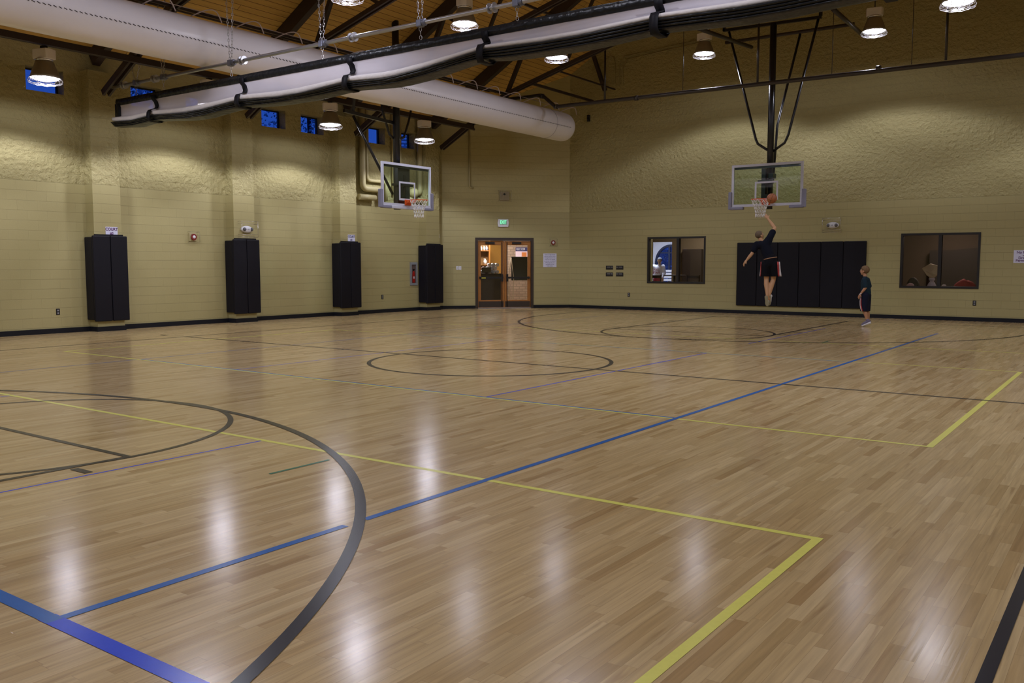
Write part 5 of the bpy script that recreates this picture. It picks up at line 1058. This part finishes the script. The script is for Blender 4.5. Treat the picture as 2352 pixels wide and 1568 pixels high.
# ---------- boy looking left, standing on his toes
dz = V(0, 0, 0.02)
B = {k: v + dz for k, v in dict(head=V(-5.385, 21.46, 1.27), neck=V(-5.37, 21.46, 1.14), chest=V(-5.355, 21.46, 1.01), mid=V(-5.345, 21.46, 0.87), pelv=V(-5.34, 21.46, 0.75), sN=V(-5.35, 21.33, 1.06), eN=V(-5.305, 21.29, 0.885), wN=V(-5.41, 21.28, 0.74), sF=V(-5.35, 21.59, 1.06), eF=V(-5.30, 21.64, 0.88), wF=V(-5.40, 21.62, 0.75),
     hN=V(-5.34, 21.39, 0.70), hF=V(-5.33, 21.53, 0.70), kN=V(-5.345, 21.385, 0.36), kF=V(-5.32, 21.54, 0.36), aN=V(-5.265, 21.385, 0.125), aF=V(-5.29, 21.54, 0.10)).items()}
hs = 0.93
hpb, P, R_ = head_parts(B['head'], V(0.12, 0, 1), V(-1, 0.12, 0.12), hs, B['neck'], 0.042)
parts = hpb + [('c', [(B['neck'], 0.042), (B['chest'], 0.075), (B['mid'], 0.078), (B['pelv'], 0.085)]), ('c', [(B['sN'], 0.045), (B['chest'] + V(0, 0, .03), 0.07), (B['sF'], 0.045)])]
for q in 'NF':
    parts += [('c', [(B['s'+q], 0.042), (B['e'+q], 0.032), (B['e'+q].lerp(B['w'+q], .35), 0.033), (B['w'+q], 0.021)]), ('c', [(B['pelv'], 0.08), (B['h'+q], 0.07), (B['k'+q], 0.046), (B['k'+q].lerp(B['a'+q], .35) + V(0.012, 0, 0), 0.046), (B['a'+q], 0.029), (B['a'+q] - V(0.03, 0, 0.04), 0.028)])]
    parts += hand_parts(B['w'+q], V(-0.45, 0, -0.85), V(0.35, 0.6 if q == 'N' else -0.6, -0.3), 1 if q == 'N' else -1, 0.45, 0.80)
boy = blob('person', parts, SK2, None, vox=0.0085, smooth=2); tag(boy, 'boy in dark shirt and long shorts standing on tiptoe watching the player', 'person')
hair_cap('hair', B['head'], P, R_, HAIRB, boy, hs, low=-0.055, front=0.055, puff=1.10); eyes(P, boy, hs)
blob('t_shirt', [('c', [(B['neck'] - V(0, 0, .03), 0.055), (B['chest'], 0.105), (B['mid'], 0.108), (B['pelv'] + V(0, 0, 0.01), 0.118)]), ('c', [(B['sN'], 0.062), (B['chest'] + V(0, 0, .03), 0.09), (B['sF'], 0.062)])] + [('c', [(B['s'+q], 0.062), (B['s'+q].lerp(B['e'+q], .80), 0.056)]) for q in 'NF'], TEAL, boy, vox=0.011, smooth=4)
sb_ = shorts('shorts', B['pelv'] - V(0, 0, .03), B['hN'] + V(0, -.01, 0), B['hF'] + V(0, .01, 0), V(-5.35, 21.40, 0.36), V(-5.33, 21.525, 0.36), SHN, boy, 0.112, 0.088)
side_panel('side_stripe', [(V(-5.405, 21.335, 0.70), V(-0.5, -1, 0), 0.016, 0.016), (V(-5.42, 21.33, 0.60), V(-0.5, -1, 0), 0.016, 0.016), (V(-5.415, 21.325, 0.50), V(-0.4, -1, 0), 0.016, 0.016), (V(-5.395, 21.315, 0.42), V(-0.3, -1, 0), 0.016, 0.018), (V(-5.37, 21.31, 0.365), V(-0.2, -1, 0), 0.016, 0.018)], 0, 0, SWH, sb_)
side_panel('side_stripe', [(V(-5.385, 21.325, 0.70), V(-0.4, -1, 0), 0.02, 0.016), (V(-5.40, 21.32, 0.60), V(-0.4, -1, 0), 0.02, 0.016), (V(-5.395, 21.315, 0.50), V(-0.3, -1, 0), 0.02, 0.016), (V(-5.375, 21.308, 0.42), V(-0.2, -1, 0), 0.02, 0.016), (V(-5.35, 21.305, 0.365), V(-0.1, -1, 0), 0.02, 0.016)], 0, 0, SRD, sb_)
b = MB(); b.tube([B['wN'] + V(0.026*math.cos(a), 0.026*math.sin(a), 0.012*math.cos(a)) for a in [2*PI*k/12 for k in range(12)]], 0.008, 6, closed=True); child(b.build('wristband', M_white), boy)
shoe('shoe', V(-5.19, 21.385, 0.115), V(-5.385, 21.385, 0.018), V(0, 0, 1), SHOEG, M_white, boy, 0.86); shoe('shoe', V(-5.225, 21.545, 0.085), V(-5.405, 21.545, 0.018), V(0, 0, 1), SHOEG, M_white, boy, 0.86)
# ---------- man in hall seen through the lounge window
H = dict(head=V(-14.60, 29.55, 1.565), neck=V(-14.62, 29.57, 1.42), chest=V(-14.66, 29.6, 1.28), mid=V(-14.67, 29.6, 1.12), pelv=V(-14.67, 29.6, 0.94), sL=V(-14.84, 29.6, 1.36), eL=V(-14.92, 29.62, 1.12), wL=V(-14.86, 29.5, 0.92), sR=V(-14.48, 29.6, 1.36), eR=V(-14.42, 29.6, 1.12), wR=V(-14.44, 29.5, 0.93), hL=V(-14.76, 29.6, 0.88), hR=V(-14.58, 29.6, 0.88), kL=V(-14.77, 29.58, 0.48), kR=V(-14.57, 29.58, 0.48), aL=V(-14.77, 29.62, 0.09), aR=V(-14.57, 29.62, 0.09))
hph, P, R_ = head_parts(H['head'], V(0.05, -0.25, 1), V(0.1, -1, -0.25), 1.0, H['neck'])
parts = hph + [('c', [(H['neck'], 0.05), (H['chest'], 0.11), (H['mid'], 0.11), (H['pelv'], 0.12)]), ('c', [(H['sL'], 0.055), (H['chest'], 0.10), (H['sR'], 0.055)])]
for q in 'LR':
    parts += [('c', [(H['s'+q], 0.05), (H['e'+q], 0.04), (H['w'+q], 0.027)]), ('c', [(H['pelv'], 0.11), (H['h'+q], 0.09), (H['k'+q], 0.06), (H['a'+q], 0.04)]), ('c', [(H['a'+q] - V(0, 0, .03), 0.04), (H['a'+q] + V(0, -0.14, -0.05), 0.035)])] + hand_parts(H['w'+q], V(0, -0.3, -1), V(0.4 if q == 'L' else -0.4, 0.2, 0), 1, 0.4)
old = blob('person', parts, SK, None, vox=0.012, smooth=2); tag(old, 'grey-haired person in white sweatshirt and red trousers beyond the lounge doorway', 'person')
hair_cap('hair', H['head'], P, R_, HAIRG, old, 1.0, low=-0.06); eyes(P, old, 1.0)
sw = blob('sweatshirt', [('c', [(H['neck'] - V(0, 0, .03), 0.07), (H['chest'], 0.145), (H['mid'], 0.15), (H['pelv'] + V(0, 0, .06), 0.15)]), ('c', [(H['sL'], 0.075), (H['chest'], 0.13), (H['sR'], 0.075)])] + [('c', [(H['s'+q], 0.075), (H['e'+q], 0.062), (H['w'+q] + V(0, 0, .03), 0.04)]) for q in 'LR'], plain('white_sweatshirt', (0.72, 0.72, 0.80), 0.8), old, vox=0.014, smooth=4)
blob('trousers', [('c', [(H['pelv'], 0.14), (H['pelv'] - V(0, 0, .04), 0.135)])] + [('c', [(H['h'+q], 0.11), (H['k'+q], 0.08), (H['a'+q] + V(0, 0, .03), 0.065)]) for q in 'LR'], plain('red_trousers', (0.30, 0.03, 0.05), 0.8), old, vox=0.014, smooth=4)
for body_, z, sz in (('FGCC', 1.24, 0.10), ('STAFF', 1.13, 0.12)):
    tx = text(body_, sz*0.9, SRD, old, (0, 0, 0), bold=0.0, depth=0.004, name='shirt_lettering'); tx.parent = sw; tx.matrix_parent_inverse = sw.matrix_world.inverted(); tx.matrix_world = Matrix.Translation((-14.66, 29.437, z)) @ Matrix.Rotation(PI/2, 4, 'X')
